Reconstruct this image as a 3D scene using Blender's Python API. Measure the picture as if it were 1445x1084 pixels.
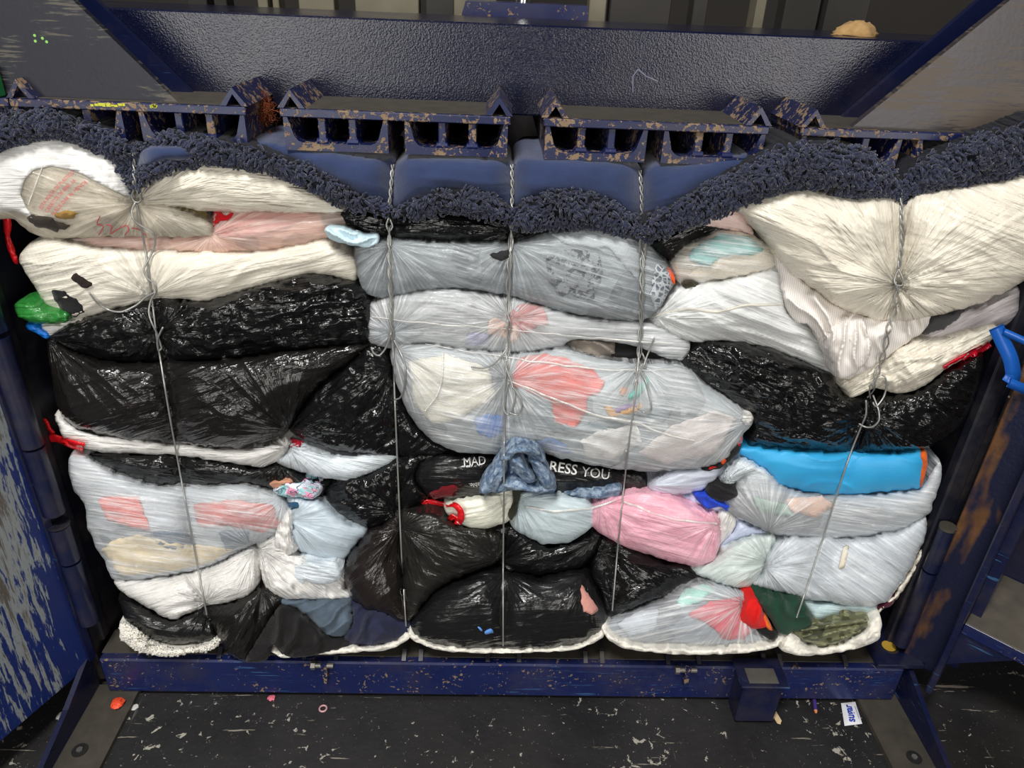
import bpy, math, random
import numpy as np
from mathutils import Vector, Matrix
from mathutils.geometry import delaunay_2d_cdt

for o in list(bpy.data.objects):
    bpy.data.objects.remove(o)
random.seed(7); RNG = np.random.default_rng(7)
SC = bpy.context.scene
COL = SC.collection

# ------------------------------------------------------------------ camera
F = 1040.0; CX, CY = 722.5, 542.0
def _n(v):
    v = np.array(v, float); return v/np.linalg.norm(v)
_dn = _n((640-CX, 2450-CY, F))
_xx = np.array((33080, 738, 1040.0)); _xx = _n(_xx-_dn*_xx.dot(_dn))
_fw = np.cross(_dn, _xx); _fw = _fw if _fw[2] > 0 else -_fw
RM = np.array([_xx, _fw, -_dn])          # world = RM @ camera direction
CAM = np.array([0.0, -1.221, 1.55])
cd = bpy.data.cameras.new('camera'); cam = bpy.data.objects.new('camera', cd); COL.objects.link(cam)
cd.sensor_width = 36; cd.lens = F/1445*36; cd.clip_start = 0.02
r_, u_, b_ = RM@np.array([1, 0, 0]), RM@np.array([0, -1, 0]), RM@np.array([0, 0, -1])
cam.matrix_world = Matrix(((r_[0], u_[0], b_[0], CAM[0]), (r_[1], u_[1], b_[1], CAM[1]), (r_[2], u_[2], b_[2], CAM[2]), (0, 0, 0, 1)))
SC.camera = cam

# ------------------------------------------------------------------ light
SC.view_settings.view_transform = 'Standard'; SC.view_settings.look = 'None'
SC.view_settings.gamma = 1; SC.view_settings.exposure = -0.40
w = bpy.data.worlds.new('hall_ambient'); SC.world = w; w.use_nodes = True
w.node_tree.nodes['Background'].inputs[0].default_value = (0.55, 0.57, 0.60, 1)
w.node_tree.nodes['Background'].inputs[1].default_value = 0.10
def area(name, loc, target, sx, sy, power, col):
    l = bpy.data.lights.new(name, 'AREA'); l.shape = 'RECTANGLE'; l.size = sx; l.size_y = sy; l.energy = power; l.color = col
    o = bpy.data.objects.new(name, l); COL.objects.link(o); o.location = loc
    d = Vector(target)-Vector(loc); o.rotation_euler = d.to_track_quat('-Z', 'Y').to_euler(); return o
area('daylight_dock_door', (-2.2, -5.5, 1.7), (-1.2, 0, 1.0), 2.6, 3.0, 185, (1.0, 0.98, 0.93))
area('daylight_side_door', (3.0, -5.5, 1.7), (1.6, 0, 1.0), 2.8, 3.0, 185, (1.0, 0.96, 0.90))
area('high_bay_lamp', (-0.7, -1.9, 4.6), (0, 0.1, 0.7), 0.9, 0.9, 245, (1.0, 0.985, 0.95))

# ------------------------------------------------------------------ helpers
def lin(r, g, b):
    f = lambda c: c/12.92 if c <= 0.04045 else ((c+0.055)/1.055)**2.4
    return (f(r/255), f(g/255), f(b/255))
def rays(x, y):
    x = np.asarray(x, float); y = np.asarray(y, float)
    c = np.stack([x-CX, y-CY, np.full_like(x, F)], -1)
    return c@RM.T
def at(x, y, Y):                      # where the line of sight through a pixel meets the upright plane at depth Y
    r = rays(x, y); t = (np.asarray(Y)-CAM[1])/r[..., 1]
    return CAM+r*t[..., None]
def atZ(x, y, Z):
    r = rays(x, y); t = (np.asarray(Z)-CAM[2])/r[..., 2]
    return CAM+r*t[..., None]

def _hash(ix, iy, s):
    h = (ix.astype(np.int64)*374761393+iy.astype(np.int64)*668265263+int(s)*1442695041) & 0xFFFFFFFF
    h = ((h ^ (h >> 13))*1274126177) & 0xFFFFFFFF
    h = h ^ (h >> 16)
    return (h & 0xFFFFFF)/float(0xFFFFFF)*2-1
def vnoise(x, y, s=0):
    xi = np.floor(x); yi = np.floor(y); fx = x-xi; fy = y-yi
    ux = fx*fx*fx*(fx*(fx*6-15)+10); uy = fy*fy*fy*(fy*(fy*6-15)+10)
    a = _hash(xi, yi, s); b = _hash(xi+1, yi, s); c = _hash(xi, yi+1, s); d = _hash(xi+1, yi+1, s)
    return (a*(1-ux)+b*ux)*(1-uy)+(c*(1-ux)+d*ux)*uy
def fbm(x, y, s=0, o=3):
    r = 0; a = 1; t = 0
    for k in range(o):
        r = r+a*vnoise(x, y, s+k*17); t += a; a *= .5; x = x*2.03+11.3; y = y*2.03+5.7
    return r/t
def ridge(x, y, s=0): return (1-np.abs(vnoise(x, y, s))*1.6)

def tag(o, label=None, cat=None, group=None, kind=None):
    if label: o['label'] = label
    if cat: o['category'] = cat
    if group: o['group'] = group
    if kind: o['kind'] = kind
    return o
def link(name, verts, faces, mat, parent=None, smooth=True, uv=None):
    verts = np.asarray(verts, float)
    if parent is None:
        org = np.array([(verts[:, 0].min()+verts[:, 0].max())/2, (verts[:, 1].min()+verts[:, 1].max())/2, verts[:, 2].min()])
    else:
        org = np.array(parent.get('_org', (0, 0, 0)), float)
    me = bpy.data.meshes.new(name)
    me.from_pydata((verts-org).tolist(), [], [list(map(int, f)) for f in faces])
    if smooth: me.polygons.foreach_set('use_smooth', [True]*len(me.polygons))
    if uv is not None:
        l = me.uv_layers.new(name='UVMap'); idx = np.zeros(len(me.loops), int); me.loops.foreach_get('vertex_index', idx)
        l.data.foreach_set('uv', np.asarray(uv, float)[idx].ravel())
    if mat: me.materials.append(mat)
    me.update()
    o = bpy.data.objects.new(name, me); COL.objects.link(o)
    if parent is not None:
        o.parent = parent
        if parent.type != 'EMPTY' or True: o.location = (0, 0, 0)
    else:
        o.location = org
    o['_org'] = [float(v) for v in org]
    return o
def empty(name, loc):
    o = bpy.data.objects.new(name, None); COL.objects.link(o); o.location = loc; o.empty_display_size = .05
    o['_org'] = [float(v) for v in loc]; return o

class MB:
    def __init__(s): s.v = []; s.f = []
    def add(s, v, f):
        n = len(s.v); s.v += [tuple(map(float, p)) for p in v]; s.f += [tuple(i+n for i in q) for q in f]; return s
    def box(s, x0, x1, y0, y1, z0, z1, bev=0.0, M=None):
        b = bev
        if b <= 0:
            v = [(x, y, z) for x in (x0, x1) for y in (y0, y1) for z in (z0, z1)]
            f = [(0, 1, 3, 2), (4, 6, 7, 5), (0, 4, 5, 1), (2, 3, 7, 6), (0, 2, 6, 4), (1, 5, 7, 3)]
        else:
            v = []; f = []
            lo = (x0, y0, z0); hi = (x1, y1, z1)
            idx = {}
            for cx in (0, 1):
                for cy in (0, 1):
                    for cz in (0, 1):
                        c = (cx, cy, cz)
                        for ax in range(3):
                            p = []
                            for k in range(3):
                                base = hi[k] if c[k] else lo[k]
                                if k != ax: base += -b if c[k] else b
                                p.append(base)
                            idx[(c, ax)] = len(v); v.append(tuple(p))
            for ax in range(3):
                a, c2 = [k for k in range(3) if k != ax]
                for sgn in (0, 1):
                    q = []
                    for (i, j) in ((0, 0), (1, 0), (1, 1), (0, 1)):
                        c = [0]*3; c[ax] = sgn; c[a] = i; c[c2] = j; q.append(idx[(tuple(c), ax)])
                    f.append(tuple(q))
            for ax in range(3):
                a, c2 = [k for k in range(3) if k != ax]
                for i in (0, 1):
                    for j in (0, 1):
                        c0 = [0]*3; c0[a] = i; c0[c2] = j; c1 = c0[:]; c1[ax] = 1
                        f.append((idx[(tuple(c0), a)], idx[(tuple(c0), c2)], idx[(tuple(c1), c2)], idx[(tuple(c1), a)]))
            for cx in (0, 1):
                for cy in (0, 1):
                    for cz in (0, 1):
                        f.append(tuple(idx[((cx, cy, cz), ax)] for ax in range(3)))
        if M is not None: v = [tuple(M@Vector(p)) for p in v]
        return s.add(v, f)
    def prism(s, poly, axis, a0, a1, M=None):      # polygon in the two other axes, swept along axis
        n = len(poly)
        def mk(p, a):
            q = list(p); q.insert(axis, a); return tuple(q)
        v = [mk(p, a0) for p in poly]+[mk(p, a1) for p in poly]
        f = [tuple(range(n)), tuple(range(2*n-1, n-1, -1))]+[(i, (i+1) % n, n+(i+1) % n, n+i) for i in range(n)]
        if M is not None: v = [tuple(M@Vector(p)) for p in v]
        return s.add(v, f)
    def cyl(s, p0, p1, r0, r1=None, n=16, M=None):
        r1 = r0 if r1 is None else r1
        p0 = Vector(p0); p1 = Vector(p1); d = (p1-p0).normalized()
        a = d.orthogonal().normalized(); b = d.cross(a)
        v = []
        for p, r in ((p0, r0), (p1, r1)):
            for k in range(n):
                t = 2*math.pi*k/n; v.append(p+a*(r*math.cos(t))+b*(r*math.sin(t)))
        f = [(i, (i+1) % n, n+(i+1) % n, n+i) for i in range(n)]+[tuple(range(n-1, -1, -1)), tuple(range(n, 2*n))]
        if M is not None: v = [M@Vector(p) for p in v]
        return s.add(v, f)
    def build(s, name, mat, parent=None, smooth=False):
        o = link(name, s.v, s.f, mat, parent, smooth)
        me = o.data
        import bmesh
        bm = bmesh.new(); bm.from_mesh(me); bmesh.ops.recalc_face_normals(bm, faces=bm.faces); bm.to_mesh(me); bm.free()
        if smooth:
            me.set_sharp_from_angle(angle=math.radians(40))
        return o

def tube_verts(P, r, n=6, closed_ends=True):
    P = np.asarray(P, float); T = np.gradient(P, axis=0); T /= np.linalg.norm(T, axis=1)[:, None]+1e-9
    ref = np.array([0.3, -1.0, 0.2]); v = []; f = []
    for i, (p, t) in enumerate(zip(P, T)):
        a = np.cross(t, ref); a /= np.linalg.norm(a)+1e-9; b = np.cross(t, a)
        rr = r[i] if hasattr(r, '__len__') else r
        for k in range(n):
            th = 2*math.pi*k/n; v.append(p+a*rr*math.cos(th)+b*rr*math.sin(th))
    m = len(P)
    for i in range(m-1):
        for k in range(n):
            f.append((i*n+k, i*n+(k+1) % n, (i+1)*n+(k+1) % n, (i+1)*n+k))
    f.append(tuple(range(n-1, -1, -1))); f.append(tuple((m-1)*n+k for k in range(n)))
    return v, f

def catmull(pts, step=3.0, closed=True):
    P = np.array(pts, float); n = len(P); out = []
    rng = range(n) if closed else range(n-1)
    for i in rng:
        if closed: p0, p1, p2, p3 = P[i-1], P[i], P[(i+1) % n], P[(i+2) % n]
        else: p0, p1, p2, p3 = P[max(i-1, 0)], P[i], P[i+1], P[min(i+2, n-1)]
        d = np.linalg.norm((p2-p1)[:2]); k = max(1, int(round(d/step)))
        # centripetal-like tension keeps corners from looping
        tn = 0.42
        m1 = (p2-p0)*tn; m2 = (p3-p1)*tn
        l1 = np.linalg.norm(m1[:2]); l2 = np.linalg.norm(m2[:2])
        if l1 > d: m1 = m1*d/l1
        if l2 > d: m2 = m2*d/l2
        for j in range(k):
            t = j/k; t2 = t*t; t3 = t2*t
            out.append((2*t3-3*t2+1)*p1+(t3-2*t2+t)*m1+(-2*t3+3*t2)*p2+(t3-t2)*m2)
    if not closed: out.append(P[-1])
    return np.array(out)

def inside(poly, X, Y):
    r = np.zeros(X.shape, bool); n = len(poly)
    for i in range(n):
        x0, y0 = poly[i]; x1, y1 = poly[(i+1) % n]
        if y0 == y1: continue
        c = ((y0 > Y) != (y1 > Y)) & (X < (x1-x0)*(Y-y0)/(y1-y0)+x0)
        r ^= c
    return r

# ------------------------------------------------------------------ materials
MATS = {}
class NT:
    def __init__(s, name):
        s.m = bpy.data.materials.new(name); s.m.use_nodes = True; s.t = s.m.node_tree
        s.bsdf = s.t.nodes['Principled BSDF']; s.out = s.t.nodes['Material Output']
    def n(s, typ, **kw):
        d = s.t.nodes.new(typ)
        for k, v in kw.items(): setattr(d, k, v)
        return d
    def l(s, a, b): s.t.links.new(a, b)
    def coord(s, which='Object', scale=(1, 1, 1), rot=(0, 0, 0)):
        tc = s.n('ShaderNodeTexCoord'); mp = s.n('ShaderNodeMapping')
        mp.inputs['Scale'].default_value = scale; mp.inputs['Rotation'].default_value = rot
        s.l(tc.outputs[which], mp.inputs['Vector']); return mp.outputs[0]
    def noise(s, vec, scale, detail=3, rough=.5, dist=0):
        d = s.n('ShaderNodeTexNoise'); d.inputs['Scale'].default_value = scale; d.inputs['Detail'].default_value = detail
        d.inputs['Roughness'].default_value = rough; d.inputs['Distortion'].default_value = dist
        s.l(vec, d.inputs['Vector']); return d.outputs['Fac']
    def ramp(s, fac, p0, p1, c0=(0, 0, 0), c1=(1, 1, 1)):
        d = s.n('ShaderNodeValToRGB'); e = d.color_ramp.elements
        e[0].position = p0; e[1].position = p1; e[0].color = (*c0, 1); e[1].color = (*c1, 1)
        s.l(fac, d.inputs[0]); return d.outputs[0]
    def mix(s, fac, a, b, blend='MIX'):
        d = s.n('ShaderNodeMix', data_type='RGBA', blend_type=blend)
        for sock, v in ((d.inputs[0], fac), (d.inputs[6], a), (d.inputs[7], b)):
            if isinstance(v, (int, float)): sock.default_value = v
            elif isinstance(v, tuple): sock.default_value = (*v, 1)
            else: s.l(v, sock)
        return d.outputs[2]
    def math(s, op, a, b=0.5):
        d = s.n('ShaderNodeMath', operation=op)
        for i, v in enumerate((a, b)):
            if isinstance(v, (int, float)): d.inputs[i].default_value = v
            else: s.l(v, d.inputs[i])
        return d.outputs[0]
    def bump(s, h, strength, dist, prev=None):
        d = s.n('ShaderNodeBump'); d.inputs['Strength'].default_value = strength; d.inputs['Distance'].default_value = dist
        s.l(h, d.inputs['Height'])
        if prev is not None: s.l(prev, d.inputs['Normal'])
        return d.outputs[0]
    def set(s, **kw):
        for k, v in kw.items():
            i = s.bsdf.inputs[k.replace('_', ' ')]
            if isinstance(v, (int, float)): i.default_value = v
            elif isinstance(v, tuple): i.default_value = (*v, 1)
            else: s.l(v, i)
        return s

def film(name, col, alpha=1.0, rough=.24, bump=.5, streak=.25, tint=None, fine=1.0):
    """thin plastic film: UV holds pixels along (u) and across (v) the stretch"""
    if name in MATS: return MATS[name]
    t = NT(name)
    c1 = t.coord('UV', (1/90, 1/4.2, 1)); c2 = t.coord('UV', (1/45, 1/11, 1)); c3 = t.coord('UV', (1/14, 1/14, 1))
    pa = t.n('ShaderNodeAttribute', attribute_name='pinch'); pwn = t.n('ShaderNodeAttribute', attribute_name='pinch_weight')
    def vm(s_):
        d = t.n('ShaderNodeVectorMath', operation='MULTIPLY'); d.inputs[1].default_value = s_; t.l(pa.outputs['Vector'], d.inputs[0]); return d.outputs[0]
    def lerp(a_, b_):
        d = t.n('ShaderNodeMix', data_type='FLOAT'); t.l(pwn.outputs['Fac'], d.inputs[0]); t.l(a_, d.inputs[2]); t.l(b_, d.inputs[3]); return d.outputs[0]
    n1 = lerp(t.noise(c1, 1, 3, .6, .3), t.noise(vm((14, 14, 1.0)), 1, 3, .6, .2))
    n2 = lerp(t.noise(c2, 1, 2, .5, .6), t.noise(vm((5, 5, 2.0)), 1, 2, .5, .3)); n3 = t.noise(c3, 1, 3, .6, 1.0)
    b = t.bump(n1, bump*fine, .0065); b = t.bump(n2, bump*.9, .011, b); b = t.bump(n3, bump*.35, .005, b)
    colr = t.mix(t.ramp(n2, .3, .75), col, tuple(min(1, c*1.12+.0) for c in (tint or col)))
    t.set(Base_Color=colr, Roughness=t.ramp(n3, .3, .7, (rough*.75,)*3, (rough*1.35,)*3), Normal=b, IOR=1.5)
    if alpha < 1:
        a = t.math('ADD', t.math('MULTIPLY', t.ramp(n1, .47, .70), streak*1.5), alpha-streak*.25)
        a = t.math('ADD', t.math('MULTIPLY', t.math('SUBTRACT', n2, .5), streak*1.6), a)
        a.node.use_clamp = True
        t.set(Alpha=a)
    MATS[name] = t.m; return t.m
def cloth(name, col, weave=260, bump=.5, fuzz=.1, var=.18, extra=None):
    if name in MATS: return MATS[name]
    t = NT(name); c = t.coord('Object')
    n = t.noise(c, weave, 2); n2 = t.noise(c, 22, 3)
    base = t.mix(t.ramp(n2, .3, .7), tuple(v*(1-var) for v in col), tuple(min(1, v*(1+var)) for v in col))
    if extra: base = extra(t, c, base)
    t.set(Base_Color=base, Roughness=.9, Normal=t.bump(n2, .35, .01, t.bump(n, bump, .002)), Sheen_Weight=fuzz)
    t.bsdf.inputs['Specular IOR Level'].default_value = .2
    MATS[name] = t.m; return t.m
def plain(name, col, rough=.5, metal=0.0, var=.12, scale=60, bump=.15):
    if name in MATS: return MATS[name]
    t = NT(name); c = t.coord('Object'); n = t.noise(c, scale, 3)
    t.set(Base_Color=t.mix(n, tuple(v*(1-var) for v in col), tuple(min(1, v*(1+var)) for v in col)), Roughness=rough, Metallic=metal, Normal=t.bump(n, bump, .002))
    MATS[name] = t.m; return t.m
def paint(name, col=lin(15, 21, 52), rough=.32, chip=.0, peel=.0, scratch=.0, dirt=.3, rust=lin(104, 80, 58), scr=lin(70, 120, 170)):
    if name in MATS: return MATS[name]
    t = NT(name); c = t.coord('Object')
    n = t.noise(c, 9, 5, .6); base = t.mix(n, tuple(v*.75 for v in col), tuple(v*1.25 for v in col))
    if dirt:
        base = t.mix(t.math('MULTIPLY', t.ramp(t.noise(c, 5, 6, .7), .48, .72), dirt), base, lin(70, 62, 52))
    r = t.ramp(n, .3, .7, (rough*.8,)*3, (rough*1.25,)*3)
    if scratch:
        s1 = t.noise(t.coord('Object', (3, 3, 60), (0, .5, 0)), 3, 4, .65)
        m = t.math('MULTIPLY', t.ramp(s1, .60, .65), t.ramp(t.noise(c, 7, 3), .50, .58))
        base = t.mix(t.math('MULTIPLY', m, scratch), base, scr)
    bmp = None
    if chip:
        k = t.noise(c, 110, 4, .65, .4); big = t.noise(c, 24, 2)
        kk = t.math('ADD', k, t.math('MULTIPLY', t.math('SUBTRACT', big, .5), .5))
        m = t.ramp(kk, .60-chip*.2, .62-chip*.2)
        base = t.mix(m, base, t.mix(t.noise(c, 50, 3), rust, lin(142, 122, 98)))
        r = t.mix(m, r, (.75, .75, .75)); bmp = t.bump(t.math('SUBTRACT', 1.0, m), .5, .001)
    if peel:
        bmp = t.bump(t.noise(c, 330, 2, .5), peel, .002, bmp)
    t.set(Base_Color=base, Roughness=r)
    if bmp is not None: t.set(Normal=bmp)
    MATS[name] = t.m; return t.m
# ------------------------------------------------------------------ the setting
def floor_mat():
    t = NT('black_scuffed_floor'); c = t.coord('Object')
    base = t.mix(t.ramp(t.noise(c, 3, 6, .6), .3, .7), lin(17, 17, 19), lin(38, 36, 37))
    base = t.mix(t.math('MULTIPLY', t.ramp(t.noise(c, 1.7, 3), .5, .7), .6), base, lin(44, 40, 36))
    chips = t.ramp(t.math('ADD', t.noise(c, 44, 5, .66, .5), t.math('MULTIPLY', t.math('SUBTRACT', t.noise(c, 4, 2), .5), .35)), .645, .665)
    base = t.mix(chips, base, lin(168, 163, 152))
    sc = t.ramp(t.noise(t.coord('Object', (2.2, 26, 1), (0, 0, .12)), 2.6, 5, .65, .3), .655, .675)
    base = t.mix(sc, base, lin(140, 133, 120))
    s2 = t.ramp(t.noise(t.coord('Object', (40, 2, 1), (0, 0, .9)), 2, 4, .6), .70, .73)
    base = t.mix(t.math('MULTIPLY', s2, .5), base, lin(110, 105, 98))
    dust = t.ramp(t.noise(c, 190, 2, .6), .70, .76)
    base = t.mix(t.math('MULTIPLY', dust, .7), base, lin(150, 146, 138))
    t.set(Base_Color=base, Roughness=t.ramp(t.noise(c, 7, 4), .3, .7, (.42,)*3, (.75,)*3), Normal=t.bump(t.noise(c, 40, 5), .25, .006))
    return t.m
tag(MB().box(-4, 4, -5.2, 3, -.05, 0).build('floor', floor_mat()), kind='structure')
def wall_mat():
    t = NT('dark_hall_wall'); c = t.coord('Object')
    t.set(Base_Color=t.mix(t.noise(c, 3, 4), lin(34, 31, 28), lin(52, 47, 41)), Roughness=.8); return t.m
tag(MB().box(-4, 4, 2.6, 2.7, 0, 4).build('wall_back', wall_mat()), kind='structure')

BLUE = paint('navy_machine_paint', rough=.3, dirt=.35, scratch=.6)
BLUEBEAM = paint('bright_navy_beam_paint', lin(15, 27, 74), rough=.34, dirt=.45, scratch=.45, chip=-.22)
PEEL = paint('textured_navy_gloss_paint', lin(12, 16, 40), rough=.2, peel=.35, dirt=.2)
CHIP = paint('chipped_navy_paint', lin(19, 28, 68), rough=.35, chip=.22, dirt=.3)
DARKP = paint('dark_soiled_paint', lin(16, 18, 32), rough=.5, dirt=.6)
DUSTY = plain('dusty_bare_steel', lin(64, 59, 52), .7, .1, .5, 30)
BARE = plain('bare_worn_steel', lin(150, 146, 140), .35, .8, .3, 40)
RUST = plain('rusty_edge', lin(150, 112, 74), .7, .1, .3, 60)
def door_mat():
    t = NT('scraped_blue_door_paint'); c = t.coord('Object')
    blue = t.mix(t.noise(c, 6, 4), lin(10, 24, 70), lin(18, 42, 112))
    st = t.noise(t.coord('Object', (13, 13, 1.5), (0, .12, 0)), 5.5, 6, .7, .25)
    hgt = t.n('ShaderNodeSeparateXYZ'); t.l(t.coord('Object'), hgt.inputs[0])
    amt = t.math('ADD', st, t.math('MULTIPLY', t.math('SUBTRACT', hgt.outputs[2], .40), .42))
    ed = t.math('MULTIPLY', t.math('SUBTRACT', .085, hgt.outputs[0]), 2.6)       # less scraped towards the hinge stile
    amt = t.math('SUBTRACT', amt, t.math('MAXIMUM', ed, 0.0))
    base = t.mix(t.ramp(amt, .375, .41), blue, lin(128, 134, 136))
    base = t.mix(t.ramp(t.math('ADD', amt, t.math('MULTIPLY', t.noise(c, 8, 3), .12)), .55, .61), base, lin(84, 77, 72))
    t.set(Base_Color=base, Roughness=.5, Normal=t.bump(amt, .3, .003)); return t.m
DOOR = door_mat()
def rust_paint():
    t = NT('navy_paint_with_rust_burn'); c = t.coord('Object')
    base = t.mix(t.noise(c, 8, 4), lin(13, 17, 40), lin(20, 26, 56))
    v = t.n('ShaderNodeSeparateXYZ'); t.l(c, v.inputs[0])
    e = t.math('ADD', t.math('MULTIPLY', t.math('SUBTRACT', .034, v.outputs[0]), 15.0), t.math('MULTIPLY', t.math('SUBTRACT', t.noise(t.coord('Object', (3, 3, 1)), 5.5, 3), .52), 4.5))
    base = t.mix(t.ramp(e, .12, .55), base, t.mix(t.noise(c, 30, 3), lin(62, 40, 26), lin(122, 84, 50)))
    t.set(Base_Color=base, Roughness=.4, Normal=t.bump(t.noise(c, 120, 2), .25, .003)); return t.m
RUSTP = rust_paint()

# ---- baler frame
fr = empty('baling_press_frame', (.07, .3, 0))
tag(fr, 'navy steel frame of the baling press around the bale, with low front beam and feet', 'baler')
bm_ = MB().box(-.895, 1.03, 0, .10, 0.012, .122, .004); bm_.build('bottom_beam', BLUEBEAM, fr)
MB().box(-.90, 1.03, .012, .9, .0, .06).build('base_plate', DARKP, fr)
per = .435; XA = [-.788+per*k for k in range(4)]                # left ends of the four platen plates
CH = []
for x0 in XA: CH += [(x0+.004, x0+.176), (x0+.204, x0+.376)]
for (a, b) in CH:
    m = MB().box(a, b, .075, .9, .112, .124, .002); rail = m.build('floor_rail', DUSTY, fr)
    m = MB().box(a, a+.010, .075, .9, .062, .112); m.box(b-.010, b, .075, .9, .062, .112); m.build('rail_web', BLUE, rail)
MB().box(-.895, 1.03, .02, .09, .1222, .1242).build('beam_top_wear_strip', DUSTY, fr)
for x in [a+.006 for a, b in CH]+[b-.006 for a, b in CH]:
    MB().prism([(.006, .1243), (.07, .1243), (.07, .138), (.03, .138)], 0, x-.005, x+.005).build('fin', DARKP, fr)
MB().box(-.945, -.915, .03, 1.0, .02, 1.42).build('chamber_side', DARKP, fr)
MB().box(1.04, 1.07, .08, 1.0, .02, 1.42).build('chamber_side', DARKP, fr)
MB().box(-.93, 1.06, .98, 1.0, .02, 1.42).build('chamber_back', DARKP, fr)
MB().box(-.955, -.905, .055, .085, .122, 1.42, .004).build('jamb_strip', DARKP, fr)  # both jambs: shade of the gap is put into their dark colour
MB().box(1.015, 1.05, .07, .10, .122, 1.42, .004).build('jamb_strip', DARKP, fr)
# feet: angle irons running forward over the floor
for s, xo, xi in ((-1, -.925, -.825), (1, 1.045, .945)):
    pts = []
    m = MB()
    m.prism([(min(xo, xi), .02), (max(xo, xi), .02), (max(xo, xi), -.36), (min(xo, xi), -.36)], 2, 0, .012)
    o = m.build('foot_plate', DUSTY, fr)
    hx = (xo+xi)/2+.012*s
    MB().cyl((hx, -.155, .0122), (hx, -.155, .0135), .017, n=20).build('bolt_hole', plain('black_hole', (.004, .004, .004), .9), o)
    MB().cyl((hx, -.155, .0135), (hx, -.155, .017), .007, n=6).build('anchor_bolt', BARE, o)
    m = MB(); xa, xb = (xo-.012, xo) if s < 0 else (xo, xo+.012)
    m.prism([(.02, 0), (.02, .118), (-.10, .075), (-.24, .040), (-.36, .034), (-.36, 0)], 0, xa, xb); m.build('foot_gusset', BLUE, fr)
# bracket box on the beam front, right of the middle
bb = MB().box(.615, .709, -.062, -.0005, .008, .128, .003).build('bracket_box', BLUE, fr)
MB().box(.607, .722, -.066, .02, .1285, .1345, .002).build('bracket_lid', BLUE, bb)
MB().box(.629, .699, -.055, -.012, .1346, .1352).build('worn_patch', BARE, bb)
# corner plate with sight hole
cp = MB().box(.96, 1.075, .0, .16, .1246, .137, .002).build('corner_plate', BLUE, fr)
MB().cyl((1.015, .055, .1371), (1.015, .055, .1385), .020, n=24).build('sight_hole', plain('dark_hole_rim', lin(40, 34, 22), .7), cp)
MB().cyl((1.012, .058, .1386), (1.012, .058, .1392), .0165, n=24).build('yellow_cap', plain('yellow_grease_cap', lin(176, 142, 52), .5), cp)
# bolts with tabs
for x in (-.375, .490):
    bo = MB().cyl((x-.018, -.006, .119), (x+.028, -.006, .119), .006, n=10).build('bolt', BARE, fr)
    MB().prism([(x-.001, .128), (x+.013, .128), (x+.012, .085), (x+.008, .062), (x+.003, .066)], 1, -.012, -.0005).build('bolt_tab', CHIP, bo)
    MB().cyl((x-.024, -.006, .119), (x-.014, -.006, .119), .010, n=6).build('bolt_nut', BARE, bo)
HNG = paint('hinge_navy_paint', lin(15, 21, 50), rough=.35, dirt=.5)
# hinge knuckles, left and right
for (x, y, z0, z1) in ((-.905, .028, .70, .945), (-.905, .028, .53, .70), (-.905, .028, .215, .40), (-.905, .028, .40, .50), (-.905, .028, .95, 1.2)):
    MB().cyl((x, y, z0+.003), (x, y, z1-.003), .021, n=20).build('hinge_knuckle', HNG, fr, True)
MB().cyl((-.905, .028, .50), (-.905, .028, .506), .0225, n=20).build('hinge_pin_cap', DARKP, fr, True)
for (z0, z1) in ((.16, .40), (.40, .525)):
    MB().cyl((1.028, .045, z0+.003), (1.028, .045, z1-.003), .017, n=20).build('hinge_knuckle', HNG, fr, True)
MB().cyl((1.028, .045, .523), (1.028, .045, .53), .018, n=20).build('hinge_pin_cap', DUSTY, fr, True)

# ---- doors
def door(name, label, hinge, du):
    d = empty(name, (hinge[0], hinge[1], .0)); u = Vector((du[0], du[1], 0)).normalized(); nrm = Vector((-u.y, u.x, 0))
    return d, u, nrm
d = empty('chamber_door', (-.925, .012, .09)); d.rotation_euler = (0, 0, math.atan2(-.218, -.098)); d['_org'] = [0, 0, 0]
tag(d, 'open left baler door, blue steel scraped to grey inside', 'door')
MB().box(.0, .95, -.055, .0, 0, 1.30, .003).build('door_panel', DOOR, d)        # local +y side faces the chamber
MB().box(.0, .95, -.115, -.056, .30, .36).build('stiffener', BLUE, d)
MB().box(.0, .95, -.115, -.056, .85, .91).build('stiffener', BLUE, d)
MB().box(-.012, .004, -.06, .010, 0.02, 1.28).build('hinge_strip', BLUE, d)

d = empty('chamber_door', (1.046, .045, .12)); d.rotation_euler = (0, 0, math.radians(-45)); d['_org'] = [0, 0, 0]
tag(d, 'open right baler door with rusty stile and dusty horizontal rib', 'door')
# local x runs along the door, local -y faces the viewer
MB().box(0, .074, -.004, .012, 0, 1.3, .002).build('door_stile', RUSTP, d)
MB().box(.074, .088, -.065, .03, -.01, 1.3, .003).build('door_flange', BLUE, d)
MB().box(.074, .9, .235, .25, 0.02, 1.3).build('door_panel', BLUE, d)
MB().box(.0885, .11, .03, .235, .02, 1.3).build('door_web', BLUE, d)
rb = MB().box(.089, .9, -.012, .234, .178, .190, .002).build('rib_top', plain('dust_caked_steel', lin(86, 80, 72), .75, 0, .6, 18), d)
MB().box(.089, .9, -.016, -.0125, .160, .190, .001).build('rib_lip', BLUEBEAM, rb)
MB().prism([(.0885, .055), (.0885, .159), (.20, .159)], 1, -.012, .0).build('rib_gusset', BLUE, rb)
MB().box(.089, .9, -.012, .234, .62, .632, .002).build('rib_top', MATS['dust_caked_steel'], d)
MB().box(.089, .9, -.016, -.0125, .602, .632, .001).build('rib_lip', BLUEBEAM, d)

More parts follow.
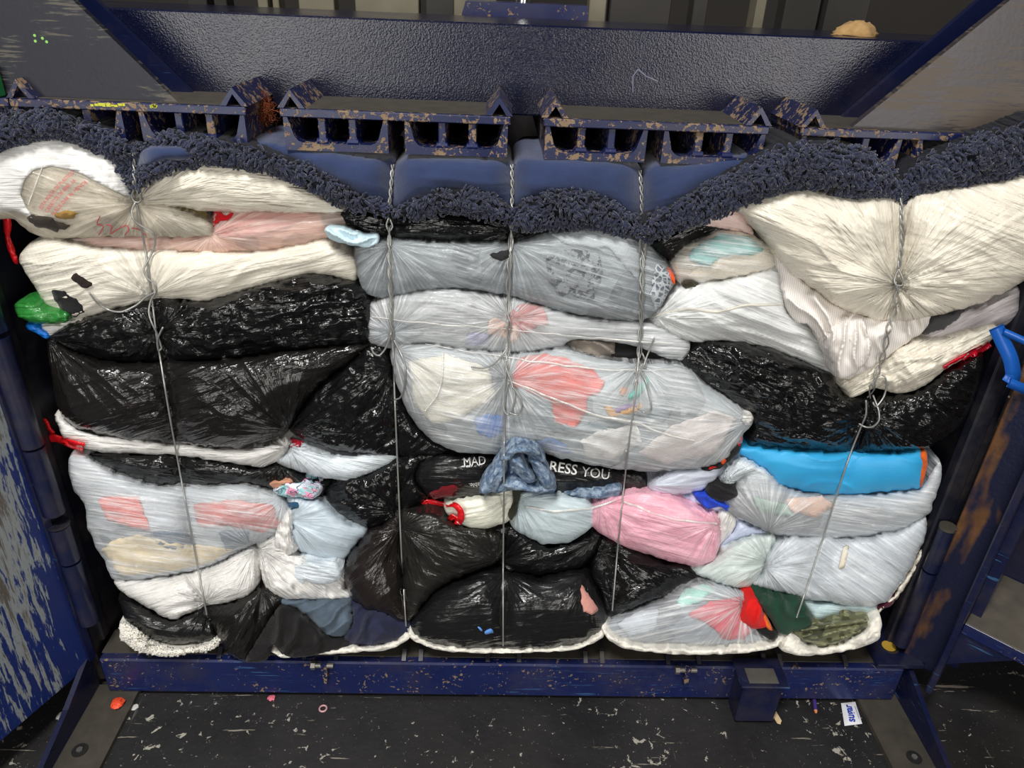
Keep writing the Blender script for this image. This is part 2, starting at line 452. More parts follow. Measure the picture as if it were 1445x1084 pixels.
# ---- press platen
pl = empty('press_platen', (.05, .3, 1.288))
tag(pl, 'navy press platen pushing down on the bale, chipped channel ends under a broad beam', 'press platen')
ZT, ZP, ZB, YF = 1.354, 1.341, 1.288, .062
for k, x0 in enumerate(XA):
    x1 = x0+.380
    MB().box(x0, x1, YF, .75, ZP, ZT, .0015).build('platen_plate', CHIP, pl)
    MB().box(x0+.006, x1-.006, YF+.012, .7, ZT+.0002, ZT+.001).build('dust_film', DUSTY, pl)
    for a, b in ((x0+.004, x0+.176), (x0+.204, x0+.376)):
        t1, t2, bt = .007, .018, .0125
        zi = ZB+bt
        poly = [(a, ZP), (a, ZB), (b, ZB), (b, ZP), (b-t1, ZP), (b-t2+.002, zi+.010), (b-t2-.004, zi+.003), (b-t2-.012, zi),
                (a+t2+.012, zi), (a+t2+.004, zi+.003), (a+t2-.002, zi+.010), (a+t1, ZP)]
        cha = MB().prism(poly, 1, YF+.002, .75).build('channel', CHIP, pl)
        for fx in (.36, .655):
            xw = a+(b-a)*fx
            MB().box(xw-.0065, xw+.0065, YF+.006, .7, zi, ZP, .0015).build('channel_web', CHIP, cha)
            m = MB()
            for dx in (-.008, .008):
                m.prism([(xw+dx*.7, zi), (xw+dx*1.55, zi), (xw+dx*.7, zi+.009)], 1, YF+.005, YF+.04)
            m.cyl((xw-.009, YF+.006, zi+.003), (xw+.009, YF+.006, zi+.003), .0055, n=8)
            m.build('weld_bead', BLUEBEAM, cha, True)
    for c in (x0+.019, x1-.019):                                # inverted angle irons on the plate ends
        h, q, tt = .030, .0225, .0075
        MB().prism([(c-q, ZT+.001), (c, ZT+h), (c+q, ZT+.001), (c+q-tt*1.35, ZT+.001), (c, ZT+h-tt*1.4), (c-q+tt*1.35, ZT+.001)], 1, YF+.002, .215).build('angle_iron', CHIP, pl)
MB().box(-1.02, 1.10, .216, .50, ZT-.02, 1.486, .003).build('cross_beam', PEEL, pl)
# gussets either side
def gus(tip, top, left, Y0, Y1, name, mat):
    a = at(*tip, Y0); b = at(*top, Y0); dx = (b[0]-a[0])/(b[2]-a[2])
    zt = 1.80; xt = a[0]+dx*(zt-a[2])
    MB().prism([(left, ZT+.001), (a[0], ZT+.001), (xt, zt), (left, zt)], 1, Y0, Y1).build(name, mat, pl)
def gusset_mat(name, base, scr, rot, thr, rough):
    t = NT(name); c = t.coord('Object')
    b = t.mix(t.noise(c, 7, 5, .6), tuple(v*.7 for v in base), tuple(v*1.3 for v in base))
    s1 = t.noise(t.coord('Object', (4, 4, 46), (0, rot, 0)), 2.4, 5, .7, .35); big = t.noise(t.coord('Object', (1, 1, 1), (0, rot, 0)), 5.5, 3)
    m = t.ramp(t.math('ADD', s1, t.math('MULTIPLY', t.math('SUBTRACT', big, .5), 1.1)), thr, thr+.07)
    t.set(Base_Color=t.mix(t.math('MULTIPLY', m, .5), b, scr), Roughness=t.mix(m, (rough,)*3, (.55,)*3), Normal=t.bump(t.noise(c, 120, 3), .12, .002)); return t.m
GL = gusset_mat('shaded_scuffed_gusset_paint', lin(19, 21, 34), lin(112, 106, 92), .85, .55, .5)  # left plate's shade is painted in as a darker base, scuffs on top
gus((250, 140), (105, 0), -1.02, .085, .10, 'gusset', GL)
gus((271, 135), (132, 0), -1.02, .20, .214, 'gusset_back', BLUE)
gus((1205, 170), (1420, 0), 1.10, .085, .10, 'gusset', gusset_mat('lit_rubbed_gusset_paint', lin(52, 47, 50), lin(104, 92, 78), -.75, .50, .34))  # light on the right plate is painted in as a brighter, warmer base
gus((1190, 163), (1381, 0), 1.10, .20, .214, 'gusset_back', BLUE)
for c in (at(265, 128, .18), ):
    pass
for xx in (-.815, .92):
    MB().box(xx-.03, xx+.03, .102, .198, ZT+.001, 1.8).build('gusset_filler', DARKP, pl)
MB().box(-.86, -.79, YF, .75, ZP, ZT, .0015).build('platen_edge_plate', CHIP, pl)
MB().box(.875, .95, YF, .75, ZP, ZT, .0015).build('platen_edge_plate', CHIP, pl)
for (x, y) in ((50, 58), (60, 54), (49, 50), (66, 59)):
    p = at(x, y, .0848); MB().cyl((p[0], .0848, p[2]), (p[0], .0842, p[2]), .0022, n=10).build('paint_spot', plain('lime_paint', lin(130, 190, 90), .5), pl)
# yellow crayon marks on the left plate edge
for (x0, x1, y, h) in ((128, 178, 149, 4.5), (212, 222, 150, 4)):
    k = 9
    for j in range(k):
        xa = x0+(x1-x0)*j/k; p0 = at(xa, y+random.uniform(-2, 1)+h/2, YF-.0006); p1 = at(xa+(x1-x0)/k*random.uniform(.5, .95), y-h/2+random.uniform(-1, 2), YF-.0006)
        MB().box(min(p0[0], p1[0]), max(p0[0], p1[0])+.0006, YF-.0006, YF-.0001, min(p0[2], p1[2]), max(p0[2], p1[2])+.0006).build('crayon_mark', plain('yellow_crayon', lin(190, 190, 60), .8), pl)
# tilted mark on the beam
mk = MB()
for (a, b) in (((893, 130), (893, 108)), ((893, 108), (900, 98)), ((900, 98), (912, 108)), ((912, 108), (928, 115))):
    v, f = tube_verts([at(*a, .2158), (at(*a, .2158)+at(*b, .2158))/2, at(*b, .2158)], .0012, 5); mk.add(v, f)
mk.build('chalk_mark', plain('grey_chalk', lin(110, 112, 130), .9), pl)

# ---- what stands behind and above the press
back = empty('press_upper_frame', (0, .9, 0)); tag(back, 'dim steel columns of the press behind the cross beam', 'steel columns')
OLD = plain('greyish_old_column_paint', lin(112, 106, 90), .7, 0, .35, 14)
DKC = plain('dark_column_paint', lin(44, 41, 38), .7, 0, .3, 12)
for (x0, x1, mt) in ((262, 290, DKC), (300, 318, DKC), (362, 376, OLD), (383, 392, OLD), (420, 470, OLD), (500, 590, OLD), (600, 640, DKC), (640, 700, OLD), (832, 856, OLD), (862, 948, DKC), (980, 1000, DKC), (1069, 1083, OLD), (1110, 1160, DKC), (1170, 1230, DKC)):
    a = at(x0, 20, .8); b = at(x1, 20, .8)
    MB().box(a[0], b[0], .82, .88, 1.36, 1.75, .002).build('column', mt, back)
p0 = at(645, 24, .6); p1 = at(830, 8, .6)
MB().prism([(p0[0], p0[2]-.03), (p1[0], p0[2]-.03), (p1[0]-.004, p1[2]), (p0[0]+.02, p1[2])], 1, .56, .7).build('ram_bracket', BLUEBEAM, back)
MB().box(p0[0], p1[0], .545, .72, p0[2]-.035, p0[2]+.002).build('ram_bracket_foot', RUST, back)
c = at(738, 4, .62); MB().cyl((c[0], .63, p1[2]), (c[0], .63, 1.8), .016, n=20).build('ram_rod', plain('chromed_rod', (.75, .75, .74), .12, 1.0, .02), back, True)
for nm, px, lab in (('green_post', -6, 'green upright post at the left end of the platen'), ('green_post', 1452, 'green upright post at the right end of the platen')):
    p = at(px, 140, .07); tag(MB().box(p[0]-.012, p[0]+.012, .06, .082, 1.355, 1.40 if px < 0 else 1.375, .002).build(nm, plain('green_paint', lin(40, 130, 70), .5)), lab, 'post')
# ------------------------------------------------------------------ bale: soft lumps with real depth
YB = .11                                    # depth of the seam level between the lumps
WIRES = [([(189, 225), (190, 287), (205, 350), (215, 425), (228, 500), (290, 865)], 16, .75),
         ([(553, 215), (549, 300), (551, 400), (556, 500), (570, 885)], 15, .7),
         ([(722, 235), (721, 330), (716, 420), (711, 560), (710, 912)], 14, .6),
         ([(905, 240), (906, 330), (907, 430), (903, 490), (885, 640), (863, 862)], 14, .6),
         ([(1272, 262), (1272, 330), (1265, 400), (1240, 520), (1215, 600), (1125, 872)], 17, .75)]
def bat(x, y, Y):                           # the bale's foot stands further forward than its body
    t = np.clip((np.asarray(y, float)-770)/140, 0, 1.15)
    return at(x, y, np.asarray(Y)-.066*t*t*(3-2*np.minimum(t, 1)))
def wire_d(x, y, path):
    best = np.full(np.shape(x), 1e9)
    for (x0, y0), (x1, y1) in zip(path[:-1], path[1:]):
        t = np.clip(((x-x0)*(x1-x0)+(y-y0)*(y1-y0))/((x1-x0)**2+(y1-y0)**2), 0, 1)
        best = np.minimum(best, np.hypot(x-x0-t*(x1-x0), y-y0-t*(y1-y0)))
    return best
HS = 2.0
HW, HH = int(1600/HS), int(1084/HS)+1; HX0 = -80
HMAP = np.zeros((HH, HW))
def hsample(A, x, y, x0, y0, s):
    fx = np.clip((np.asarray(x, float)-x0)/s, 0, A.shape[1]-1.001); fy = np.clip((np.asarray(y, float)-y0)/s, 0, A.shape[0]-1.001)
    ix = fx.astype(int); iy = fy.astype(int); ax = fx-ix; ay = fy-iy
    return (A[iy, ix]*(1-ax)+A[iy, ix+1]*ax)*(1-ay)+(A[iy+1, ix]*(1-ax)+A[iy+1, ix+1]*ax)*ay
def surf(x, y): return hsample(HMAP, x, y, HX0, 0, HS)
def on(x, y, off=.0):                       # point on the bale's front
    return bat(x, y, YB-surf(x, y)-off)

class Lump:
    def __init__(s, poly, bulge, lift, ang=0, pinch=(), amp=.004, wl=14, mode='film', seed=0, groove=1.0, pw=.42, step=2.6, low=.0, sm=True):
        s.poly = catmull(poly, 3.0) if sm else np.array([p for a, b in zip(poly, poly[1:]+poly[:1]) for p in [np.array(a)+(np.array(b)-np.array(a))*k/max(1, int(math.dist(a, b)/3)) for k in range(max(1, int(math.dist(a, b)/3)))]])
        if sm:
            e = np.roll(s.poly, -1, 0)-np.roll(s.poly, 1, 0); nn = np.stack([e[:, 1], -e[:, 0]], -1); nn /= np.linalg.norm(nn, axis=1)[:, None]+1e-9
            size = min(np.ptp(s.poly[:, 0]), np.ptp(s.poly[:, 1])); s.poly = s.poly+nn*(np.clip(size/45, .15, 1.0)*(1.5*vnoise(s.poly[:, 0]/9, s.poly[:, 1]/9, seed)+1.2*vnoise(s.poly[:, 0]/26, s.poly[:, 1]/26, seed+3)))[:, None]
        s.bulge = bulge; s.lift = lift; s.ang = math.radians(ang); s.pinch = pinch; s.amp = amp; s.wl = wl; s.mode = mode; s.seed = seed; s.groove = groove; s.step = step; s.low = low
        g = s.g = 3.0
        x0, y0 = s.poly.min(0)-9; x1, y1 = s.poly.max(0)+9
        s.x0, s.y0 = x0, y0
        nx, ny = int((x1-x0)/g)+2, int((y1-y0)/g)+2
        X, Y = np.meshgrid(x0+np.arange(nx)*g, y0+np.arange(ny)*g)
        m = inside(s.poly, X, Y)
        u = np.zeros_like(X); md = m.astype(float)
        it = int(min(700, 60+(min(nx, ny)**2)*.35))
        for k in range(it):
            v = .25*(np.roll(u, 1, 0)+np.roll(u, -1, 0)+np.roll(u, 1, 1)+np.roll(u, -1, 1)+1.0)
            u = v*md
        u = u/max(u.max(), 1e-9)
        # value spread one ring outside so borders stay smooth
        s.U = u**pw; s.m = m
    def cut(s, px, py):                     # centre of the fan that spreads from a pinch
        m = s.poly.mean(0); return math.atan2(m[1]-py, m[0]-px)
    def uvw(s, x, y):
        ca, sa = math.cos(s.ang), math.sin(s.ang)
        S = x*ca+y*sa; T = -x*sa+y*ca
        ws = np.ones_like(x); us = S.copy(); vs = T.copy(); acc = []
        for (px, py, R) in s.pinch:
            dx, dy = x-px, y-py; r = np.hypot(dx, dy); th = np.arctan2(dy, dx)
            th = np.arctan2(np.sin(th-s.cut(px, py)), np.cos(th-s.cut(px, py))); acc.append((r, th*70.0, 3.5*np.exp(-(r/R)**2)))
        return S, T, acc
    def height(s, x, y):
        x = np.asarray(x, float); y = np.asarray(y, float)
        h = hsample(s.U, x, y, s.x0, s.y0, s.g)
        S, T, acc = s.uvw(x, y)
        def fold(S, T, k):
            a = s.wl
            if s.mode == 'film':
                wob = vnoise(S/70, T/50, s.seed+91)*a*.9
                r1 = ridge(S/(a*9), (T+wob)/(a*.8), s.seed+k); r2 = ridge(S/(a*14), (T+wob)/(a*2.2), s.seed+21+k)
                return .55*np.sign(r1)*np.abs(r1)**1.6+.9*r2+1.0*fbm(S/(a*12), (T+wob)/(a*3.4), s.seed+5+k, 2)-.5
            if s.mode == 'crumple':
                wx = fbm(S/40, T/40, s.seed+31, 2)*16; wy = fbm(S/40, T/40, s.seed+37, 2)*16
                return .9*ridge((S+wx)/(a*3.2), (T+wy)/a, s.seed+k)+.5*ridge((S+wy)/(a*1.2), (T+wx)/(a*.55), s.seed+9+k)+.9*fbm(S/(a*5), T/(a*2.5), s.seed+3, 2)-.5
            wob = fbm(S/60, T/60, s.seed+61, 2)*a*1.6
            q = np.sin((T+wob)/a*2.2+4*vnoise(S/110, T/60, s.seed))
            return 1.1*(1-np.abs(q))**1.3*1.4+.9*fbm(S/(a*4), T/(a*1.6), s.seed+2, 3)-.5
        n = fold(S, T, 0); wt = np.ones_like(n)
        for i, (r, t, w) in enumerate(acc):
            q = fold(r*1.0, t, 40+i*13)*np.clip(r/12, 0, 1); n = n+q*w; wt = wt+w
        n = n/wt
        edge = np.clip(h*1.5, 0, 1)*(1-.0*h)
        H = s.bulge*.88*h+s.amp*n*edge*(1.55 if s.mode != 'crumple' else 1.2)
        if s.low: H = H+s.low*fbm(x/70, y/50, s.seed+77, 2)*edge
        for path, sig, am in WIRES:
            dd = wire_d(x, y, path)
            H = H-(s.bulge*h)*am*.62*s.groove*np.exp(-(dd/sig)**1.3)
        return H
    def points(s, step):
        x0, y0 = s.poly.min(0); x1, y1 = s.poly.max(0)
        xs = np.arange(x0, x1, step); ys = np.arange(y0, y1, step*.87)
        X, Y = np.meshgrid(xs, ys); X = X+((np.arange(len(ys)) % 2)*step*.5)[:, None]
        X = X+RNG.uniform(-.15, .15, X.shape)*step; Y = Y+RNG.uniform(-.15, .15, Y.shape)*step
        X = X.ravel(); Y = Y.ravel()
        k = inside(s.poly, X, Y)
        # keep clear of the rim
        X, Y = X[k], Y[k]; d = np.full(X.shape, 1e9); P = s.poly; Q = np.roll(P, -1, 0)
        for a, b in zip(P[::1], Q[::1]):
            np.minimum(d, (X-a[0])**2+(Y-a[1])**2, out=d)
        k = d > (step*.62)**2
        return X[k], Y[k]
    def tri(s, step=None):
        step = step or s.step
        X, Y = s.points(step)
        pts = [Vector((float(a), float(b))) for a, b in s.poly]+[Vector((float(a), float(b))) for a, b in zip(X, Y)]
        nb = len(s.poly)
        r = delaunay_2d_cdt(pts, [], [list(range(nb))], 1, 1e-4)
        V = np.array([(v[0], v[1]) for v in r[0]]); Fc = []
        for f in r[2]:
            a, b, c = [V[i] for i in f[:3]]
            cr = (b[0]-a[0])*(c[1]-a[1])-(b[1]-a[1])*(c[0]-a[0])
            Fc.append(tuple(f) if cr < 0 else tuple(f[::-1]))
        # rim order in the result
        om = {}
        for i, ol in enumerate(r[3]):
            for q in ol: om.setdefault(q, i)
        rim = []
        for q in range(nb):
            if q in om and (not rim or rim[-1] != om[q]): rim.append(om[q])
        return V, Fc, rim
    def uvs(s, V):
        x, y = V[:, 0], V[:, 1]; S, T, acc = s.uvw(x, y)
        s.pin = np.zeros((len(x), 3)); s.pw = np.zeros(len(x)); sec = np.zeros(len(x))
        for (px, py, R), (r, t, w) in zip(s.pinch, acc):
            k = w/3.5 > s.pw; sec = np.where(k, s.pw, np.maximum(sec, w/3.5))
            s.pin[k] = np.stack([(x-px)/np.maximum(r, .5), (y-py)/np.maximum(r, .5), r/90+s.seed], -1)[k]; s.pw = np.maximum(s.pw, w/3.5)
        s.pw = s.pw-sec
        return np.stack([S+s.seed*37, T+s.seed*13], -1)

def build_lump(name, L, mat, parent=None, back=.30, off=0.0, walls=True, step=None, record=True):
    V, Fc, rim = L.tri(step)
    h = L.height(V[:, 0], V[:, 1]); H = L.lift+h-off
    P = bat(V[:, 0], V[:, 1], YB-H); uv = L.uvs(V)
    faces = list(Fc)
    if walls:
        R = np.array([V[i] for i in rim]); c = R.mean(0)
        e = np.roll(R, -1, 0)-np.roll(R, 1, 0); nn = np.stack([e[:, 1], -e[:, 0]], -1); nn /= np.linalg.norm(nn, axis=1)[:, None]+1e-9
        if ((R-c)*nn).sum() < 0: nn = -nn
        base = P[rim]; prev = list(rim); verts = [P]; n0 = len(P); m = len(rim); UV = [uv]
        wc = bat(np.array([c[0]]), np.array([c[1]]), np.array([YB]))[0]
        out = bat(R[:, 0]+nn[:, 0]*3, R[:, 1]+nn[:, 1]*3, YB-L.lift+off)-base
        for j, (dy, k, sh) in enumerate(((.012, .8, 1.0), (.05, 1.0, 1.0), (.16, .6, .985), (back, -2.0, .95)) if back > .2 else ((back*.2, .4, 1.0), (back*.6, .3, 1.0), (back, -1.0, .98))):
            Q = base+out*k; Q = Q.copy(); Q[:, 1] += dy
            Q[:, 0] = wc[0]+(Q[:, 0]-wc[0])*sh; Q[:, 2] = wc[2]+(Q[:, 2]-wc[2])*sh
            cur = list(range(n0, n0+m)); n0 += m; verts.append(Q); UV.append(uv[rim]+np.array([dy*700, 0]))
            for i in range(m):
                a, b = prev[i], prev[(i+1) % m]; faces.append((a, b, cur[(i+1) % m], cur[i]))
            prev = cur
        faces.append(tuple(prev))
        P = np.concatenate(verts); uv = np.concatenate(UV)
    o = link(name, P, faces, mat, parent, True, uv)
    pin = L.pin; pw_ = L.pw; ex = len(P)-len(pin)
    if ex: pin = np.concatenate([pin]+[pin[rim]]*(ex//len(rim))); pw_ = np.concatenate([pw_]+[pw_[rim]]*(ex//len(rim)))
    at_ = o.data.attributes.new('pinch', 'FLOAT_VECTOR', 'POINT'); at_.data.foreach_set('vector', pin.ravel())
    at_ = o.data.attributes.new('pinch_weight', 'FLOAT', 'POINT'); at_.data.foreach_set('value', np.clip(pw_*1.6, 0, 1))
    import bmesh
    bm = bmesh.new(); bm.from_mesh(o.data); bmesh.ops.recalc_face_normals(bm, faces=bm.faces)
    if not walls:
        s_ = sum(f.normal.y*f.calc_area() for f in bm.faces)
        if s_ > 0: bmesh.ops.reverse_faces(bm, faces=bm.faces)
    bm.to_mesh(o.data); bm.free()
    if record:
        gx = np.arange(max(0, int((L.poly[:, 0].min()-HX0)/HS)), min(HW-1, int((L.poly[:, 0].max()-HX0)/HS)+1))
        gy = np.arange(max(0, int(L.poly[:, 1].min()/HS)), min(HH-1, int(L.poly[:, 1].max()/HS)+1))
        if len(gx) and len(gy):
            X, Y = np.meshgrid(gx*HS+HX0, gy*HS); mk = inside(L.poly, X, Y)
            hh = L.lift+L.height(X.ravel(), Y.ravel()).reshape(X.shape)
            sub = HMAP[gy[0]:gy[-1]+1, gx[0]:gx[-1]+1]
            sub[mk] = np.maximum(sub[mk], hh[mk])
    return o
def ragged(poly, rag, seed):
    P = []
    for a, b in zip(poly, poly[1:]+poly[:1]):
        k = max(1, int(math.dist(a, b)/3.0))
        P += [np.array(a, float)+(np.array(b, float)-np.array(a, float))*j/k for j in range(k)]
    P = np.array(P); P = P*.5+.25*(np.roll(P, 1, 0)+np.roll(P, -1, 0))
    return P+rag*np.stack([vnoise(P[:, 0]/6, P[:, 1]/6, seed+1)+.6*vnoise(P[:, 0]/15, P[:, 1]/15, seed+4), vnoise(P[:, 0]/6, P[:, 1]/6, seed+2)+.6*vnoise(P[:, 0]/15, P[:, 1]/15, seed+6)], -1)
def patch(name, L, poly, mat, parent, off=.0035, sm=True, step=5.0, label=None, rag=1.6):
    """a garment lying against the inside of the film (or a tear in it), on the lump's own surface"""
    q = Lump.__new__(Lump); q.poly = ragged(poly, rag, L.seed); q.step = step; q.seed = L.seed
    k = inside(L.poly, q.poly[:, 0], q.poly[:, 1])
    V, Fc, rim = q.tri(step)
    h = L.lift+L.height(V[:, 0], V[:, 1])-off
    P = bat(V[:, 0], V[:, 1], YB-h)
    n = len(P); B = P.copy(); B[:, 1] += .002                       # a thin sheet with two sides
    faces = list(Fc)+[tuple(i+n for i in f[::-1]) for f in Fc]+[(rim[i], rim[(i+1) % len(rim)], rim[(i+1) % len(rim)]+n, rim[i]+n) for i in range(len(rim))]
    o = link(name, np.concatenate([P, B]), faces, mat, parent, True, np.concatenate([V, V]))
    if label: o['label'] = label
    return o
LUMPS = {}
def bag(key, name, label, cat, poly, mat, bulge=.05, lift=.0, inner=None, patches=(), tears=(), group=None, back=.30, **kw):
    L = Lump(poly, bulge, lift, seed=len(LUMPS)*7+3, **kw); LUMPS[key] = L
    if inner or patches or tears:
        c = bat(np.array([L.poly[:, 0].mean()]), np.array([L.poly[:, 1].max()]), np.array([YB-lift]))[0]
        e = empty(name, c); L.obj = e; tag(e, label, cat, group)
        build_lump('film' if cat == 'bag' else 'body', L, mat, e, back)
        if inner: build_lump('contents', L, inner, e, off=.0065, walls=False, step=5.0, record=False)
        for (nm, pp, mm) in patches: patch(nm, L, pp, mm, e)
        for (nm, pp, mm) in tears: patch(nm, L, pp, mm, e, off=-.0016, rag=.4 if nm in ('paper_label', 'white_panel') else 2.2)
        return e
    o = build_lump(name, L, mat, None, back); L.obj = o
    return tag(o, label, cat, group)

# ---- film and cloth colours
W1 = film('milky_white_film', lin(218, 216, 213), 1, .22, .85)
W2 = film('warm_white_film', lin(220, 213, 198), 1, .22, .85)
WC = film('bluish_white_film', lin(206, 214, 220), 1, .22, .85)
WS = film('smooth_white_film', lin(218, 217, 215), 1, .25, .35)
T1 = film('clear_white_film', lin(230, 232, 234), .33, .15, .7, .34)
T2 = film('thin_grey_film', lin(206, 212, 216), .24, .15, .7, .30)
T3 = film('dull_beige_film', lin(222, 216, 202), .34, .15, .6, .25)
K1 = film('glossy_black_film', lin(14, 14, 15), 1, .12, .85, fine=.45)
K2 = film('thin_black_film', lin(24, 22, 21), 1, .14, .85, fine=.5)
K3 = film('matt_black_film', lin(22, 22, 23), 1, .22, .6, fine=.5)
C = lambda r, g, b: cloth('cloth_%d_%d_%d' % (r, g, b), lin(r, g, b))
def jumble(r, g, b):                         # packed clothes seen through film: pale and dark pieces side by side
    def ex(t, c, base):
        v = t.n('ShaderNodeTexVoronoi'); v.inputs['Scale'].default_value = 7.5; v.inputs['Randomness'].default_value = 1
        d = t.n('ShaderNodeVectorMath', operation='ADD'); nz = t.n('ShaderNodeTexNoise'); nz.inputs['Scale'].default_value = 9; t.l(c, nz.inputs['Vector']); 
        sc = t.n('ShaderNodeVectorMath', operation='SCALE'); sc.inputs['Scale'].default_value = .16; t.l(nz.outputs['Color'], sc.inputs[0]); t.l(c, d.inputs[0]); t.l(sc.outputs[0], d.inputs[1]); t.l(d.outputs[0], v.inputs['Vector'])
        sp = t.n('ShaderNodeSeparateColor'); t.l(v.outputs['Color'], sp.inputs[0])
        return t.mix(t.ramp(sp.outputs[0], .1, .9), tuple(x*.62 for x in lin(r, g, b)), tuple(min(1, x*1.28) for x in lin(r, g, b)))
    return cloth('jumbled_clothes_%d_%d_%d' % (r, g, b), lin(r, g, b), 200, .4, .05, .15, ex)
BLK = C(24, 23, 24)
def stripes_mat(name, a, b, sc, rot, width=.5):
    t = NT(name); v = t.n('ShaderNodeTexWave'); v.inputs['Scale'].default_value = sc; v.inputs['Distortion'].default_value = .6
    t.l(t.coord('UV', (1, 1, 1), (0, 0, math.radians(rot))), v.inputs['Vector'])
    t.set(Base_Color=t.mix(t.ramp(v.outputs['Fac'], width-.06, width+.06), a, b), Roughness=.9); MATS[name] = t.m; return t.m
STR = stripes_mat('blue_striped_cotton', lin(232, 230, 226), lin(70, 74, 110), .055, 25, .72)
RIB = stripes_mat('white_ribbed_cotton', lin(238, 234, 230), lin(212, 204, 198), .12, 70, .6)
def jean_extra(t, c, base):
    n = t.noise(c, 70, 5, .7); return t.mix(t.math('MULTIPLY', t.ramp(n, .42, .66), .8), base, lin(176, 192, 208))
JEAN = cloth('light_denim', lin(78, 100, 128), 330, .9, .05, .35, jean_extra)
def camo_extra(t, c, base):
    b = t.mix(t.ramp(t.noise(c, 30, 2, .4, .6), .52, .55), lin(104, 106, 78), lin(72, 74, 52))
    return t.mix(t.ramp(t.noise(t.coord('Object', (1, 1, 1.3), (.4, .2, .7)), 34, 2, .4, .6), .56, .59), b, lin(140, 140, 108))
CAMO = cloth('camouflage_cotton', lin(80, 80, 56), 300, .4, .2, .2, camo_extra)
def print_extra(t, c, base):
    b = t.mix(t.ramp(t.noise(c, 55, 1, .3, .5), .5, .53), lin(214, 220, 232), lin(150, 196, 200))
    b = t.mix(t.ramp(t.noise(t.coord('Object', (1, 1, 1), (.6, .1, .2)), 60, 1, .3, .5), .56, .59), b, lin(222, 150, 176))
    k = t.math('ABSOLUTE', t.math('SUBTRACT', t.noise(t.coord('Object', (1, 1, 1), (.1, .9, .5)), 50, 1, .3, .4), .5), 0)
    return t.mix(t.ramp(k, .012, .03), lin(50, 54, 90), b)
PRINT = cloth('pastel_print_cotton', lin(200, 210, 220), 300, .3, .1, .1, print_extra)
def dk_extra(t, c, base): return t.mix(t.ramp(t.noise(c, 60, 4, .7, .4), .5, .54), base, lin(56, 58, 62))
DKPRINT = cloth('faded_dark_print', lin(140, 146, 150), 260, .3, .1, .1, dk_extra)
def scale_print():
    t = NT('navy_scale_print'); v = t.n('ShaderNodeTexVoronoi', feature='DISTANCE_TO_EDGE'); v.inputs['Scale'].default_value = 1/7
    t.l(t.coord('UV'), v.inputs['Vector'])
    t.set(Base_Color=t.mix(t.ramp(v.outputs['Distance'], .10, .16), lin(196, 202, 208), lin(58, 66, 86)), Roughness=.8); return t.m
SCALEP = scale_print()
def tarp_mat():
    t = NT('blue_woven_sack'); c = t.coord('Object')
    w1 = t.n('ShaderNodeTexWave'); w1.inputs['Scale'].default_value = 130; t.l(c, w1.inputs['Vector'])
    w2 = t.n('ShaderNodeTexWave', bands_direction='Z'); w2.inputs['Scale'].default_value = 130; t.l(c, w2.inputs['Vector'])
    n = t.noise(c, 12, 4); h = t.math('MULTIPLY', w1.outputs['Fac'], w2.outputs['Fac'])
    t.set(Base_Color=t.mix(n, lin(34, 146, 206), lin(60, 174, 226)), Roughness=.45, Normal=t.bump(n, .3, .006, t.bump(h, .3, .0008))); return t.m
TARP = tarp_mat()
# ---- upper left
bag('ul_clear', 'plastic_bag', 'torn white and clear bag with red printed warning, at the far upper left', 'bag',
    [(-60, 232), (-20, 212), (15, 199), (52, 191), (98, 194), (140, 210), (168, 224), (186, 250), (194, 284), (236, 289), (270, 300), (299, 318), (298, 331), (255, 335), (150, 334), (75, 338), (40, 328), (18, 308), (-60, 310)], T3, .055, .032,
    inner=jumble(176, 166, 148), ang=22, pinch=[(193, 287, 120)], amp=.004, wl=13,
    patches=[('olive_box', [(236, 290), (262, 291), (290, 297), (296, 311), (270, 310), (245, 305)], C(92, 80, 48))],
    tears=[('white_panel', [(-58, 236), (-20, 214), (15, 201), (52, 193), (98, 196), (140, 212), (168, 227), (185, 252), (190, 282), (150, 264), (110, 243), (72, 234), (46, 240), (33, 256), (28, 275), (36, 292), (46, 309), (22, 297), (-58, 308)], WS),
           ('tear', [(34, 305), (45, 303), (52, 306), (60, 303), (76, 309), (98, 320), (92, 324), (88, 322), (75, 328), (62, 322), (56, 324)], C(58, 52, 46)), ('tear', [(75, 300), (84, 300), (90, 298), (109, 301), (103, 304), (106, 307), (90, 312), (84, 306), (78, 308)], C(150, 118, 62))])
bag('ul_white2', 'plastic_bag', 'smooth white bag stretched right of the leftmost wire, under the fleece', 'bag',
    [(193, 287), (195, 262), (214, 249), (240, 235), (275, 227), (320, 227), (375, 236), (420, 254), (455, 278), (486, 298), (440, 301), (380, 300), (300, 299), (240, 291)], W2, .055, .030, ang=4, pinch=[(192, 286, 120)], amp=.003, wl=12)
bag('ul_pink', 'plastic_bag', 'pinkish see-through bag below the smooth white one', 'bag',
    [(100, 338), (150, 333), (255, 334), (296, 330), (299, 304), (312, 297), (380, 298), (440, 298), (482, 300), (492, 312), (480, 330), (452, 337), (430, 345), (390, 351), (340, 355), (230, 355), (120, 349)], film('pinkish_clear_film', lin(236, 214, 204), .42, .2, .4, .25), .042, .012,
    inner=jumble(222, 176, 160), ang=-6, pinch=[(297, 332, 90)], amp=.003, wl=10,
    patches=[('rose_garment', [(300, 325), (318, 305), (350, 298), (440, 299), (420, 318), (350, 335), (310, 335)], C(196, 110, 108)), ('dusky_garment', [(450, 300), (480, 302), (488, 312), (476, 325), (455, 318)], C(60, 50, 50))],
    tears=[('red_garment', [(299, 319), (301, 299), (313, 298), (315, 303), (333, 299), (322, 310), (308, 315)], C(196, 20, 32))])
